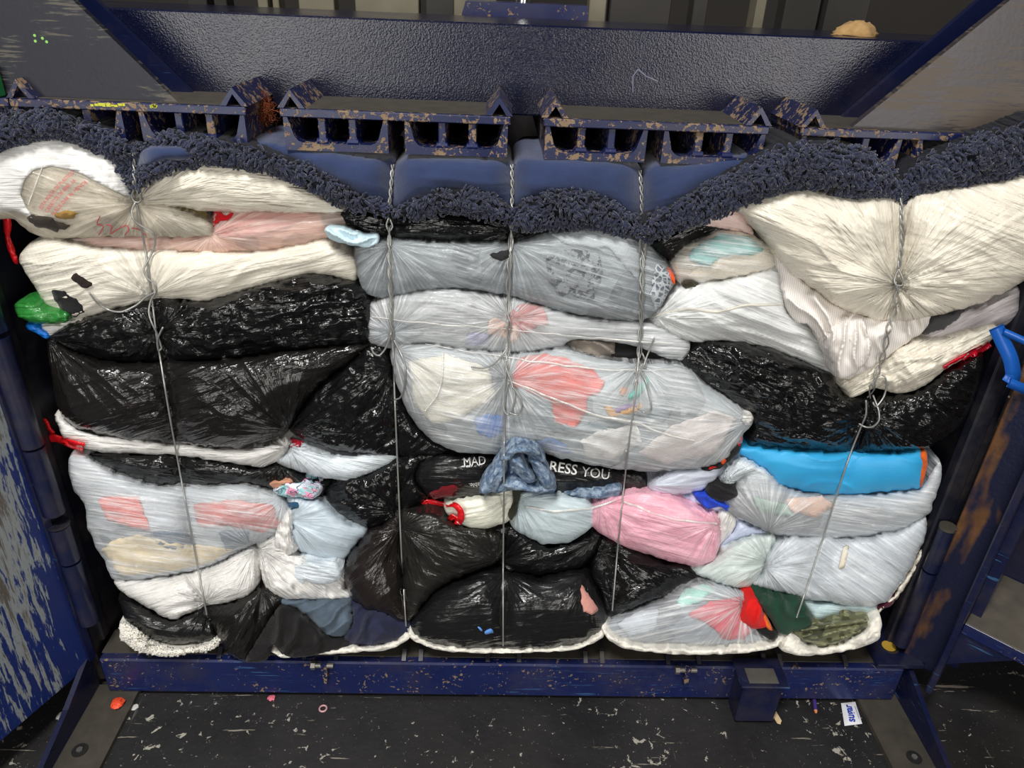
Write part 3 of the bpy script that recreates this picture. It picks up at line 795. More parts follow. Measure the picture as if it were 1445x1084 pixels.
bag('ul_stripe', 'plastic_bag', 'long creamy white bag with striped shirt showing at its left end', 'bag',
    [(29, 368), (40, 345), (75, 335), (130, 346), (210, 354), (340, 355), (430, 345), (455, 337), (474, 348), (501, 364), (507, 382), (499, 398), (484, 393), (462, 387), (435, 388), (395, 396), (330, 414), (285, 425), (250, 422), (212, 424), (165, 436), (125, 447), (95, 449), (66, 430), (46, 400)], film('creamy_film', lin(232, 226, 212), .80, .24, .5, .2), .050, .016,
    inner=jumble(226, 220, 206), ang=-12, pinch=[(212, 418, 70)], amp=.006, wl=17,
    patches=[('striped_shirt', [(30, 368), (42, 345), (75, 337), (120, 350), (150, 380), (110, 395), (76, 405), (95, 440), (66, 428), (46, 400)], STR), ('grey_garment', [(120, 370), (190, 385), (210, 420), (130, 440), (115, 405)], C(176, 180, 180))],
    tears=[('tear', [(100, 391), (108, 384), (111, 389), (119, 392), (127, 398), (128, 407), (118, 406), (114, 408), (109, 400), (103, 398)], C(38, 30, 28)), ('black_patch', [(72, 409), (80, 407), (92, 413), (104, 419), (116, 432), (122, 441), (110, 446), (88, 444), (84, 434), (78, 420)], C(30, 29, 32))])
bag('mask', 'face_mask', 'pale blue disposable face mask beside the second wire', 'face mask',
    [(458, 326), (466, 321), (484, 323), (505, 331), (531, 334), (532, 344), (518, 349), (498, 347), (478, 342), (464, 336)], plain('pale_blue_nonwoven', lin(196, 220, 230), .6, 0, .06), .018, .055, ang=10, amp=.006, wl=9, mode='cloth', back=.03)
bag('green', 'plastic_scrap', 'crumpled green plastic sticking out at the left side', 'plastic scrap',
    [(21, 430), (32, 427), (48, 428), (62, 436), (82, 438), (101, 446), (94, 455), (70, 457), (45, 456), (34, 450), (24, 445)], film('green_film', lin(44, 120, 52), 1, .25, .6), .022, .035, amp=.008, wl=11, mode='crumple', back=.08)
bag('blue_tag', 'plastic_scrap', 'bright blue plastic strip below the green scrap at the left side', 'plastic scrap',
    [(36, 458), (44, 457), (60, 465), (72, 473), (66, 478), (50, 470), (38, 465)], film('blue_film', lin(30, 116, 210), 1, .25, .5), .012, .03, amp=.004, wl=8, back=.06)
bag('white_corner', 'plastic_bag', 'small white bag corner between the green scrap and the black bag', 'bag',
    [(58, 460), (70, 457), (95, 454), (130, 447), (120, 456), (98, 462), (72, 474)], W1, .02, .02, amp=.004, wl=10)
bag('red_strip', 'drawstring', 'red plastic drawstring hanging at the top left edge', 'drawstring',
    [(5, 304), (11, 304), (14, 318), (12, 335), (18, 352), (24, 372), (19, 370), (10, 347), (6, 322)], film('red_film', lin(214, 26, 34), 1, .25, .5), .012, .005, ang=80, amp=.003, wl=7, back=.006)
# ---- left black bags
bag('k_ul', 'garbage_bag', 'crinkled glossy black bag, upper one of the pair left of the second wire', 'bag',
    [(66, 476), (98, 456), (150, 440), (212, 425), (250, 424), (290, 425), (335, 414), (395, 396), (440, 387), (478, 393), (508, 404), (524, 424), (525, 452), (518, 484), (470, 489), (400, 496), (320, 507), (220, 512), (140, 508), (90, 492)], K1, .060, .022, ang=-7, pinch=[(222, 470, 60), (68, 476, 90)], amp=.008, wl=16, mode='crumple', low=.008)
bag('k_l1', 'garbage_bag', 'large smooth black bag crossed by the leftmost wire, with folds running up to the right', 'bag',
    [(67, 478), (92, 492), (140, 508), (220, 511), (320, 507), (400, 496), (470, 489), (522, 484), (500, 505), (455, 540), (425, 575), (408, 605), (395, 620), (365, 628), (330, 634), (250, 627), (160, 618), (105, 604), (82, 578), (72, 530)], K2, .075, .030, ang=-18, pinch=[(70, 480, 100), (406, 608, 90)], amp=.007, wl=17, low=.006)
bag('k_l2', 'garbage_bag', 'black bag pinched beneath the second wire, left of the big see-through bag', 'bag',
    [(522, 484), (546, 497), (556, 545), (574, 585), (600, 616), (634, 637), (590, 645), (540, 643), (490, 640), (455, 630), (425, 618), (409, 606), (426, 575), (455, 540), (500, 505)], K1, .055, .024, ang=-35, pinch=[(556, 520, 70), (409, 607, 60)], amp=.008, wl=15, mode='crumple', low=.006)
bag('w_strip', 'plastic_bag', 'flattened white bag strip under the big smooth black bag', 'bag',
    [(76, 586), (90, 592), (120, 608), (180, 618), (260, 627), (330, 634), (375, 630), (404, 616), (412, 625), (402, 640), (388, 652), (368, 659), (320, 652), (250, 642), (180, 640), (130, 636), (92, 622)], W1, .040, .022, ang=4, pinch=[(405, 632, 60)], amp=.005, wl=12)
bag('w_wedge', 'plastic_bag', 'white crescent of bag between black bags, left of the second wire', 'bag',
    [(388, 652), (402, 640), (412, 625), (432, 632), (470, 641), (520, 640), (564, 641), (548, 655), (522, 668), (490, 677), (455, 674), (420, 664)], WC, .042, .026, ang=8, pinch=[(408, 632, 70)], amp=.005, wl=13,
    tears=[('red_garment', [(405, 622), (412, 617), (428, 624), (424, 629), (408, 631)], C(156, 22, 44))])
bag('k_thin', 'garbage_bag', 'thin black bag squeezed above the coral-patched bag at the left', 'bag',
    [(112, 640), (160, 640), (250, 643), (320, 653), (372, 661), (395, 654), (430, 670), (470, 680), (462, 692), (452, 706), (410, 702), (370, 688), (330, 683), (270, 686), (215, 684), (165, 668)], K1, .045, .012, ang=8, amp=.006, wl=12, pinch=[(395, 655, 60)])
bag('w_big', 'plastic_bag', 'large see-through bag at lower left showing coral and cream clothes', 'bag',
    [(96, 650), (104, 640), (122, 644), (160, 667), (215, 685), (270, 687), (330, 684), (370, 690), (400, 702), (412, 722), (402, 748), (378, 760), (350, 772), (300, 797), (240, 812), (164, 820), (148, 792), (124, 748), (121, 718), (104, 688)], T1, .075, .030,
    inner=jumble(166, 172, 178), ang=8, pinch=[(400, 705, 90), (356, 772, 60)], amp=.004, wl=12,
    patches=[('coral_garment', [(137, 705), (160, 700), (196, 702), (206, 735), (214, 750), (178, 742), (150, 735)], C(214, 110, 104)), ('rose_garment', [(272, 712), (330, 706), (384, 712), (396, 740), (372, 752), (330, 742), (280, 745)], C(200, 120, 116)),
             ('cream_garment', [(143, 778), (160, 762), (190, 755), (240, 766), (300, 772), (330, 775), (300, 794), (240, 808), (170, 812)], C(222, 206, 172)), ('denim_garment', [(215, 752), (262, 748), (276, 772), (240, 776), (222, 768)], C(108, 122, 140)), ('denim_garment', [(308, 752), (350, 750), (353, 768), (320, 778)], C(96, 112, 130))])
bag('w_low', 'plastic_bag', 'bunched white bag film just above the black bag in the lower left corner', 'bag',
    [(163, 820), (240, 813), (300, 799), (348, 773), (362, 768), (367, 795), (358, 832), (330, 848), (294, 854), (262, 868), (240, 874), (205, 856), (172, 836)], W1, .055, .028, ang=-18, pinch=[(360, 775, 70), (290, 850, 40)], amp=.006, wl=13)
bag('w_blue', 'plastic_bag', 'bluish white bag with a torn knot, right of the coral-patched bag', 'bag',
    [(404, 704), (430, 703), (460, 711), (486, 732), (516, 748), (504, 764), (484, 789), (452, 788), (425, 778), (404, 760), (410, 725)], film('bluish_clear_film', lin(214, 228, 238), .62, .2, .5, .2), .060, .034, inner=jumble(176, 190, 200), ang=12, pinch=[(408, 735, 60)], amp=.005, wl=12,
    tears=[('tear', [(400, 712), (420, 708), (421, 716), (410, 722), (398, 720)], C(40, 76, 104)), ('tear', [(404, 727), (411, 730), (415, 748), (410, 742)], C(40, 70, 96))])
bag('w_crum', 'plastic_bag', 'crumpled white bag with an oval bulge, left of the lower second wire', 'bag',
    [(362, 768), (380, 757), (402, 752), (412, 770), (430, 782), (484, 790), (489, 805), (485, 828), (493, 845), (440, 848), (402, 845), (376, 830), (367, 797)], W1, .055, .026, ang=35, pinch=[(366, 775, 50)], amp=.009, wl=15, mode='crumple')
bag('w_oval', 'plastic_bag', 'oval white bundle on the crumpled bag, beside the brownish black bag', 'bag',
    [(412, 805), (420, 794), (445, 789), (470, 791), (482, 803), (480, 818), (455, 826), (425, 824), (414, 815)], WC, .03, .062, ang=10, amp=.005, wl=10, back=.06)
bag('knot', 'plastic_knot', 'twisted white plastic knot at the tear between two white bags', 'bag knot',
    [(392, 742), (400, 728), (411, 722), (415, 735), (413, 755), (420, 775), (404, 786), (398, 775), (388, 770)], W1, .03, .055, ang=85, amp=.008, wl=8, mode='crumple', back=.06)
bag('k_ll', 'garbage_bag', 'matt black bag lying on white fleece in the lower left corner', 'bag',
    [(168, 845), (205, 858), (240, 875), (262, 869), (293, 856), (299, 875), (307, 902), (280, 909), (250, 912), (215, 902), (185, 888)], K3, .050, .020, ang=8, pinch=[(294, 858, 50)], amp=.004, wl=16)
bag('k_ll2', 'garbage_bag', 'creased black bag right of the foot of the leftmost wire', 'bag',
    [(294, 856), (330, 849), (358, 834), (372, 828), (402, 846), (386, 868), (366, 900), (346, 932), (322, 922), (306, 900), (298, 878)], K2, .050, .028, ang=-55, pinch=[(370, 832, 60)], amp=.007, wl=13)
bag('knit', 'black_sweater', 'black knitted garment hanging out over the front beam', 'garment',
    [(345, 933), (364, 900), (386, 868), (398, 852), (415, 858), (440, 878), (462, 897), (492, 900), (486, 915), (455, 922), (418, 928), (400, 924), (385, 912), (376, 930), (360, 934)], cloth('black_knit', lin(26, 24, 25), 190, .9, .08), .045, .040, ang=-60, amp=.008, wl=22, mode='cloth', back=.1)
bag('greyblue', 'grey_tshirt', 'slate blue folded cloth above the black knitted garment', 'garment',
    [(388, 846), (402, 845), (440, 848), (492, 846), (497, 868), (494, 890), (478, 901), (458, 896), (438, 874), (418, 858), (400, 853)], cloth('slate_jersey', lin(84, 98, 112), 240), .045, .036, ang=-35, amp=.007, wl=15, mode='cloth')
bag('navycloth', 'navy_tshirt', 'dark navy cloth at the foot of the second wire', 'garment',
    [(479, 901), (496, 885), (498, 866), (493, 846), (522, 856), (548, 866), (576, 880), (574, 892), (552, 906), (520, 911), (492, 910)], cloth('navy_jersey', lin(38, 42, 66), 240), .045, .032, ang=-25, amp=.008, wl=18, mode='cloth')
# ---- top middle
bag('k_top', 'garbage_bag', 'shiny black bag strip directly under the fleece in the middle', 'bag',
    [(474, 306), (500, 300), (550, 300), (620, 297), (670, 302), (720, 312), (790, 322), (880, 322), (900, 335), (830, 330), (775, 330), (722, 342), (640, 342), (560, 340), (512, 332)], K1, .045, .012, ang=3, pinch=[(722, 325, 60)], amp=.005, wl=11)
bag('grey', 'plastic_bag', 'grey see-through bag of printed clothes in the upper middle', 'bag',
    [(502, 350), (530, 340), (560, 338), (640, 343), (722, 342), (775, 327), (830, 321), (880, 329), (920, 352), (951, 386), (946, 412), (926, 441), (900, 452), (860, 450), (790, 438), (720, 417), (640, 406), (580, 412), (542, 420), (514, 410), (503, 385)], T2, .060, .034,
    inner=jumble(132, 138, 142), ang=16, pinch=[(550, 345, 100), (722, 345, 70)], amp=.004, wl=10,
    patches=[('printed_garment', [(772, 362), (800, 352), (845, 356), (850, 385), (838, 425), (790, 418), (772, 395)], DKPRINT), ('scale_print', [(926, 372), (938, 378), (950, 390), (943, 412), (926, 438), (918, 420), (922, 395)], SCALEP), ('pale_garment', [(775, 330), (830, 324), (878, 332), (905, 360), (900, 395), (860, 350), (800, 345)], C(176, 182, 186))],
    tears=[('tear', [(690, 362), (700, 358), (722, 352), (720, 364), (706, 368)], C(40, 40, 42))])
bag('strip', 'plastic_bag', 'long flat see-through bag across the middle, beneath the grey one', 'bag',
    [(516, 468), (522, 432), (545, 420), (582, 412), (640, 408), (720, 419), (790, 440), (860, 452), (902, 454), (945, 466), (972, 484), (968, 506), (945, 506), (905, 492), (860, 482), (812, 480), (790, 490), (735, 497), (660, 494), (600, 486), (555, 492), (528, 486)], T1, .055, .030,
    inner=jumble(170, 174, 176), ang=4, pinch=[(720, 450, 60), (552, 470, 60)], amp=.004, wl=9,
    patches=[('coral_garment', [(715, 445), (735, 428), (765, 430), (775, 455), (745, 470), (718, 466)], C(184, 112, 108)), ('pink_card', [(690, 452), (702, 448), (736, 466), (728, 484), (690, 470)], C(222, 190, 176)), ('grey_garment', [(520, 450), (560, 455), (600, 470), (560, 488), (525, 482)], C(132, 140, 146)), ('lilac_garment', [(660, 470), (690, 472), (692, 490), (655, 488)], C(150, 150, 178))])
bag('hole_grey', 'grey_garment', 'crumpled taupe cloth showing in the gap beneath the long flat bag', 'garment',
    [(800, 485), (815, 479), (845, 480), (866, 486), (868, 504), (846, 506), (818, 500)], C(122, 114, 106), .03, .014, ang=25, amp=.008, wl=11, mode='cloth')
bag('hole_black', 'black_garment', 'black cloth showing in the gap beside the fourth wire', 'garment',
    [(856, 486), (890, 486), (925, 494), (948, 506), (955, 518), (920, 516), (880, 512), (862, 504)], BLK, .03, .010, ang=10, amp=.006, wl=16, mode='cloth')
PT = [('coral_shirt', [(722, 527), (732, 506), (764, 498), (800, 506), (832, 520), (854, 540), (845, 555), (828, 562), (827, 580), (812, 603), (788, 598), (778, 585), (780, 566), (752, 556), (724, 545)], C(210, 98, 90)),
      ('blue_garment', [(668, 592), (690, 584), (712, 590), (708, 612), (690, 620), (672, 610)], C(80, 128, 200)), ('blue_garment', [(748, 624), (780, 618), (800, 630), (808, 642), (790, 640), (770, 632)], C(96, 124, 170)),
      ('white_garment', [(818, 622), (850, 606), (900, 600), (905, 625), (870, 648), (828, 645)], C(220, 218, 216)), ('cream_garment', [(575, 510), (630, 500), (690, 520), (700, 560), (650, 590), (610, 600), (585, 570)], C(214, 210, 196)),
      ('teal_print', [(886, 560), (900, 545), (915, 530), (918, 540), (904, 556), (894, 565)], C(90, 186, 170)), ('orange_print', [(852, 576), (862, 574), (872, 582), (900, 572), (904, 566), (906, 576), (880, 588), (862, 590)], C(226, 168, 80)), ('lilac_print', [(866, 578), (898, 568), (898, 574), (872, 584)], C(160, 130, 176)), ('peach_print', [(875, 550), (885, 546), (886, 556), (878, 560)], C(222, 160, 130)),
      ('pale_garment', [(900, 640), (950, 600), (1010, 580), (1040, 590), (1010, 640), (940, 655)], C(216, 208, 206)), ('slate_garment', [(740, 560), (776, 570), (782, 596), (812, 606), (850, 590), (950, 570), (940, 596), (890, 600), (830, 612), (760, 612), (720, 600)], C(128, 140, 146))]
bag('big', 'plastic_bag', 'largest see-through bag in the middle, showing a coral red shirt', 'bag',
    [(553, 494), (600, 485), (660, 494), (735, 498), (795, 492), (840, 505), (890, 512), (960, 516), (1000, 545), (1040, 571), (1062, 592), (1050, 612), (1046, 628), (1016, 654), (960, 663), (900, 665), (840, 656), (790, 646), (742, 633), (690, 641), (640, 637), (602, 616), (577, 582), (560, 540)], T1, .085, .040,
    inner=jumble(158, 166, 170), ang=10, pinch=[(556, 495, 90), (716, 535, 70), (1058, 595, 90), (903, 515, 50)], amp=.004, wl=11, patches=PT)
bag('knot_r', 'plastic_knot', 'white knotted tail at the right end of the largest see-through bag', 'bag knot',
    [(1044, 588), (1056, 584), (1064, 590), (1060, 600), (1050, 602)], W1, .022, .06, amp=.006, wl=6, mode='crumple', back=.05)
# ---- band below the middle
bag('k_text', 'garbage_bag', 'black printed mailing bag with white lettering across the middle', 'bag',
    [(584, 676), (594, 654), (622, 642), (660, 642), (690, 642), (742, 640), (790, 648), (842, 660), (900, 668), (915, 682), (906, 694), (870, 700), (800, 698), (740, 700), (690, 700), (640, 706), (604, 700)], K3, .045, .020, ang=2, pinch=[(908, 685, 50)], amp=.004, wl=14, back=.2,
    tears=[('red_lining', [(606, 697), (620, 688), (640, 685), (648, 690), (632, 700), (614, 704)], C(110, 14, 26))])
bag('k_mid', 'garbage_bag', 'wrinkled black bag left of the printed mailing bag', 'bag',
    [(458, 694), (475, 678), (522, 668), (548, 655), (566, 643), (634, 640), (596, 654), (586, 676), (604, 702), (590, 712), (566, 724), (548, 738), (522, 748), (488, 732), (464, 712)], K1, .050, .020, ang=-20, pinch=[(560, 722, 60)], amp=.007, wl=13, mode='crumple')
bag('print_cloth', 'printed_cloth', 'pastel printed cloth peeping out above the bluish white bag', 'garment',
    [(386, 692), (398, 684), (418, 680), (440, 683), (454, 688), (452, 698), (436, 706), (412, 702), (394, 700)], PRINT, .03, .038, ang=10, amp=.006, wl=10, mode='cloth', back=.06)
bag('tan_cloth', 'tan_cloth', 'tan cloth tip above the pastel printed cloth', 'garment',
    [(379, 682), (395, 678), (406, 674), (418, 680), (402, 686), (392, 692)], C(196, 142, 116), .018, .040, amp=.004, wl=8, mode='cloth', back=.05)
bag('jeans', 'jeans', 'frayed light blue jeans bunched at the third wire', 'jeans',
    [(674, 696), (687, 674), (698, 655), (712, 637), (728, 625), (748, 630), (762, 642), (771, 658), (786, 686), (780, 696), (758, 690), (742, 694), (728, 688), (712, 694), (690, 694)], JEAN, .050, .046, ang=-62, amp=.012, wl=16, mode='cloth', groove=.3, pinch=[(728, 632, 60)], back=.1)
bag('jeans2', 'denim_cuff', 'thin denim strip under the lettering, left of the fourth wire', 'jeans',
    [(796, 696), (822, 692), (850, 688), (868, 684), (878, 690), (872, 700), (850, 704), (822, 703)], JEAN, .022, .048, ang=-8, amp=.005, wl=9, mode='cloth', back=.06)
bag('cream', 'plastic_bag', 'cream white bag with red drawstring left of the third wire', 'bag',
    [(628, 720), (642, 707), (690, 698), (718, 688), (728, 690), (729, 712), (722, 732), (695, 744), (664, 746), (646, 738)], film('cream_film', lin(226, 226, 210), 1, .25, .5), .045, .038, ang=-12, amp=.004, wl=10, pinch=[(727, 700, 40)])
bag('mint', 'plastic_bag', 'pale grey-blue bag right of the third wire', 'bag',
    [(729, 692), (742, 694), (790, 696), (830, 705), (840, 715), (836, 744), (806, 764), (772, 769), (742, 756), (721, 741), (728, 718)], film('pale_blue_film', lin(206, 220, 226), .82, .25, .5, .15), .055, .036, inner=jumble(186, 210, 206), ang=12, amp=.004, wl=10, pinch=[(730, 705, 60)])
bag('dark_slit', 'dark_garment', 'dark olive cloth in the slit beside the third wire', 'garment',
    [(723, 684), (732, 682), (733, 700), (728, 722), (722, 735), (717, 728), (725, 710)], C(46, 48, 36), .012, .064, ang=85, amp=.003, wl=6, mode='cloth', back=.05)
bag('pink', 'plastic_bag', 'pink bag crossed by the fourth wire', 'bag',
    [(836, 716), (850, 706), (884, 697), (915, 692), (945, 700), (985, 714), (1012, 726), (1016, 752), (1008, 790), (978, 799), (925, 786), (872, 766), (836, 744)], film('pink_film', lin(226, 160, 178), 1, .26, .55, .2, lin(236, 186, 200)), .060, .040, ang=14, amp=.004, wl=9, pinch=[(848, 714, 50), (1012, 740, 50)])
bag('pink_edge', 'plastic_bag', 'loose white film at the right end of the pink bag', 'bag',
    [(1012, 726), (1022, 718), (1040, 735), (1032, 752), (1014, 772), (1004, 792), (1008, 770), (1016, 748)], W1, .03, .030, ang=-70, amp=.006, wl=9)
bag('pinkdot', 'pink_scrap', 'tiny hot pink scrap at the lower right of the pink bag', 'plastic scrap',
    [(994, 781), (1002, 776), (1006, 772), (1006, 780), (1000, 785)], C(226, 60, 110), .01, .05, back=.04, amp=.001)
# ---- lower middle black bags
bag('k_35', 'garbage_bag', 'brownish black bag left of the second wire, lower half', 'bag',
    [(484, 812), (492, 786), (516, 757), (545, 738), (564, 724), (566, 780), (570, 840), (573, 876), (545, 868), (518, 862), (494, 843)], film('brownish_black_film', lin(32, 27, 26), 1, .15, .8, fine=.5), .065, .034, ang=-40, pinch=[(564, 745, 90)], amp=.005, wl=14, groove=.7)
bag('k_36', 'garbage_bag', 'grey-black bag right of the second wire, lower half', 'bag',
    [(564, 724), (600, 722), (628, 728), (648, 742), (694, 750), (712, 762), (706, 790), (690, 800), (640, 818), (612, 836), (594, 856), (588, 868), (573, 876), (570, 840), (566, 780)], film('greyish_black_film', lin(34, 33, 31), 1, .15, .8, fine=.5), .065, .036, ang=20, pinch=[(566, 745, 90), (700, 790, 60)], amp=.006, wl=14, groove=.7)
bag('k_37', 'garbage_bag', 'folded black bag under the pale grey-blue bag', 'bag',
    [(664, 748), (695, 746), (722, 742), (744, 758), (772, 771), (808, 766), (838, 748), (850, 760), (842, 782), (818, 800), (760, 812), (716, 806), (704, 790), (712, 764), (692, 752)], K1, .045, .020, ang=-14, pinch=[(842, 762, 70), (704, 792, 50)], amp=.006, wl=12)
bag('k_38', 'garbage_bag', 'wide black bag resting on the front beam between second and fourth wire', 'bag',
    [(577, 889), (590, 866), (612, 838), (642, 820), (692, 804), (716, 808), (762, 814), (818, 802), (832, 812), (846, 838), (858, 868), (850, 890), (812, 911), (760, 916), (700, 917), (640, 914), (600, 904)], K3, .070, .030, ang=-6, pinch=[(830, 808, 60), (712, 808, 50)], amp=.004, wl=16,
    tears=[('pink_garment', [(819, 824), (826, 833), (836, 845), (845, 860), (838, 867), (824, 866), (820, 850)], C(196, 140, 130)), ('blue_scrap', [(682, 890), (690, 886), (697, 889), (692, 896), (684, 896)], C(92, 146, 220)), ('blue_scrap', [(672, 882), (677, 884), (680, 890), (676, 890)], C(92, 146, 220))])
bag('k_39', 'garbage_bag', 'black bag with radiating folds at the foot of the fourth wire', 'bag',
    [(836, 790), (843, 768), (850, 758), (876, 768), (925, 788), (978, 802), (992, 812), (962, 826), (930, 846), (895, 858), (866, 870), (858, 866), (846, 836), (832, 810)], K1, .055, .026, ang=25, pinch=[(848, 778, 90), (862, 858, 50)], amp=.006, wl=12)
# ---- lower right
bag('lr_clear', 'plastic_bag', 'see-through bag at lower right showing mint and raspberry clothes', 'bag',
    [(853, 884), (866, 872), (900, 858), (932, 847), (964, 827), (1000, 820), (1045, 832), (1062, 842), (1052, 866), (1070, 886), (1096, 904), (1060, 912), (980, 914), (900, 910), (866, 900)], T1, .060, .034, inner=jumble(150, 158, 168), ang=-12, pinch=[(1050, 850, 80)], amp=.003, wl=11,
    patches=[('mint_garment', [(955, 850), (966, 830), (1000, 824), (1010, 836), (985, 850), (962, 858)], C(160, 220, 208)), ('raspberry_garment', [(970, 868), (1000, 850), (1046, 842), (1044, 874), (1060, 890), (1050, 904), (1020, 902), (1000, 880)], C(208, 70, 92)), ('dark_garment', [(1060, 892), (1076, 888), (1094, 900), (1086, 906)], C(30, 30, 34)), ('pale_garment', [(870, 880), (900, 864), (930, 860), (925, 890), (890, 900)], C(190, 198, 208))])
bag('red_g', 'red_garment', 'scarlet cloth hanging beside the dark green garment', 'garment',
    [(1041, 876), (1050, 858), (1056, 843), (1066, 841), (1076, 862), (1082, 884), (1068, 888), (1054, 884)], C(206, 26, 24), .030, .060, ang=80, amp=.006, wl=14, mode='cloth', back=.08)
bag('orange_g', 'orange_garment', 'orange edge of cloth between scarlet and dark green garments', 'garment',
    [(1074, 864), (1079, 868), (1088, 886), (1090, 890), (1082, 886)], C(222, 104, 36), .012, .062, back=.05, amp=.002)
bag('black_g', 'black_garment', 'black cloth corner below the scarlet garment', 'garment',
    [(1068, 888), (1082, 885), (1092, 890), (1098, 896), (1090, 904), (1078, 898)], BLK, .015, .056, back=.05, amp=.003, mode='cloth')
bag('green_g', 'green_garment', 'dark green garment at the foot of the rightmost wire', 'garment',
    [(1064, 842), (1080, 837), (1105, 844), (1128, 848), (1140, 862), (1146, 880), (1136, 888), (1122, 890), (1112, 896), (1098, 892), (1086, 874)], C(26, 62, 46), .040, .058, ang=35, amp=.008, wl=18, mode='cloth', back=.1)
bag('camo', 'camouflage_trousers', 'olive camouflage cloth on white fleece in the lower right corner', 'garment',
    [(1116, 892), (1136, 886), (1148, 880), (1170, 874), (1200, 868), (1220, 867), (1227, 876), (1218, 890), (1196, 902), (1166, 912), (1144, 910), (1128, 902)], CAMO, .038, .046, ang=-12, amp=.008, wl=13, mode='cloth', back=.1)
bag('lr_bluebag', 'plastic_bag', 'bluish see-through bag tucked above the camouflage cloth', 'bag',
    [(1128, 846), (1155, 848), (1200, 852), (1238, 854), (1232, 868), (1200, 868), (1170, 874), (1150, 880), (1142, 864)], film('aqua_clear_film', lin(210, 230, 234), .6, .2, .5), .03, .024, inner=jumble(176, 210, 212), ang=4, amp=.004, wl=10)
bag('lr_big', 'plastic_bag', 'white textured bag at lower right, crossed by the rightmost wire', 'bag',
    [(1060, 826), (1075, 808), (1090, 770), (1120, 758), (1200, 760), (1262, 752), (1306, 730), (1302, 768), (1282, 806), (1262, 838), (1240, 853), (1200, 853), (1150, 848), (1105, 838)], film('frosted_white_film', lin(216, 222, 228), .72, .26, .6, .2), .075, .034, inner=jumble(160, 170, 178), ang=35, pinch=[(1080, 800, 70)], amp=.004, wl=9,
    tears=[('paper_label', [(1190, 772), (1199, 770), (1192, 802), (1183, 804)], plain('cream_label', lin(214, 206, 190), .7))])
bag('lr_left', 'plastic_bag', 'greenish white bag between pink bag and the white textured bag', 'bag',
    [(974, 802), (1002, 790), (1034, 766), (1064, 754), (1094, 756), (1092, 772), (1080, 800), (1062, 826), (1040, 830), (1000, 818)], film('greenish_white_film', lin(214, 224, 222), .75, .26, .6, .2), .055, .030, inner=jumble(180, 200, 194), ang=-30, amp=.004, wl=9, pinch=[(1085, 795, 50)])
bag('maroon', 'maroon_cloth', 'maroon cloth edge under the lower right corner of the white textured bag', 'garment',
    [(1222, 854), (1244, 852), (1262, 838), (1268, 840), (1256, 856), (1236, 861)], C(74, 24, 40), .02, .022, amp=.003, mode='cloth')
bag('white_side', 'plastic_bag', 'white film hanging down the right side of the bale at the bottom', 'bag',
    [(1306, 732), (1310, 745), (1296, 800), (1268, 842), (1246, 860), (1232, 874), (1240, 856), (1262, 838), (1284, 804), (1302, 768)], W2, .03, .012, ang=-60, amp=.004, wl=9)
bag('r_mid', 'plastic_bag', 'wide see-through bag under the bright blue tarp sack', 'bag',
    [(1012, 716), (1028, 700), (1036, 680), (1050, 664), (1085, 668), (1108, 688), (1150, 695), (1200, 699), (1290, 692), (1312, 670), (1326, 652), (1329, 672), (1318, 710), (1306, 730), (1262, 751), (1200, 759), (1120, 757), (1084, 751), (1050, 736)], T1, .060, .030, inner=jumble(164, 170, 176), ang=8, pinch=[(1085, 750, 70)], amp=.005, wl=11,
    patches=[('peach_garment', [(1110, 705), (1160, 700), (1180, 715), (1150, 730), (1115, 722)], C(216, 180, 160)), ('sage_garment', [(1060, 700), (1110, 712), (1120, 730), (1070, 722)], C(160, 186, 176))])
bag('lilac_tri', 'plastic_bag', 'pale violet wedge of bag between pink bag and wide see-through bag', 'bag',
    [(1022, 718), (1036, 730), (1064, 744), (1086, 752), (1062, 756), (1034, 766), (1014, 774), (1030, 754), (1040, 738)], film('violet_white_film', lin(186, 194, 218), 1, .25, .4), .03, .022, amp=.003, wl=10, ang=-20)
bag('tarp', 'tarp_sack', 'bright blue woven sack with orange end at the right', 'sack',
    [(1038, 634), (1052, 630), (1100, 635), (1160, 639), (1230, 641), (1296, 636), (1304, 640), (1302, 665), (1298, 688), (1240, 694), (1192, 698), (1130, 692), (1098, 684), (1082, 664), (1060, 650)], TARP, .040, .034, ang=2, amp=.0026, wl=26)
bag('tarp_end', 'tarp_sack_end', 'orange and red folded end flap of the blue woven sack', 'sack flap',
    [(1297, 638), (1307, 637), (1309, 655), (1305, 674), (1299, 688), (1296, 680), (1298, 660)], C(196, 84, 24), .016, .040, amp=.003, wl=10, back=.1)
bag('w_hump', 'plastic_bag', 'white film hump left of the bright blue sack', 'bag',
    [(1014, 676), (1030, 656), (1044, 646), (1062, 652), (1082, 666), (1096, 684), (1070, 680), (1050, 672), (1034, 682), (1022, 690)], WC, .04, .036, ang=25, pinch=[(1020, 680, 50)], amp=.006, wl=11)
bag('w_lav', 'plastic_bag', 'lavender white bag right of the printed mailing bag', 'bag',
    [(912, 688), (918, 676), (945, 664), (985, 660), (1016, 657), (1030, 658), (1014, 676), (1000, 688), (975, 696), (950, 702), (925, 698)], film('lavender_white_film', lin(208, 214, 228), .85, .25, .4), .045, .022, inner=jumble(186, 190, 206), ang=-12, amp=.004, wl=11, pinch=[(914, 686, 50)])
bag('w_lav2', 'plastic_bag', 'small violet-white bag under the black sock bundle', 'bag',
    [(950, 702), (975, 696), (1000, 688), (1020, 692), (1034, 684), (1036, 698), (1028, 708), (1014, 724), (985, 714)], film('violet_white_film', lin(186, 194, 218)), .03, .022, ang=-10, amp=.004, wl=10)
bag('sock', 'black_sock', 'rolled black sock bundle above the blue scrap', 'garment',
    [(996, 694), (1004, 684), (1020, 680), (1034, 681), (1042, 692), (1038, 704), (1022, 708), (1008, 706)], BLK, .030, .050, ang=20, amp=.006, wl=12, mode='cloth', back=.08)
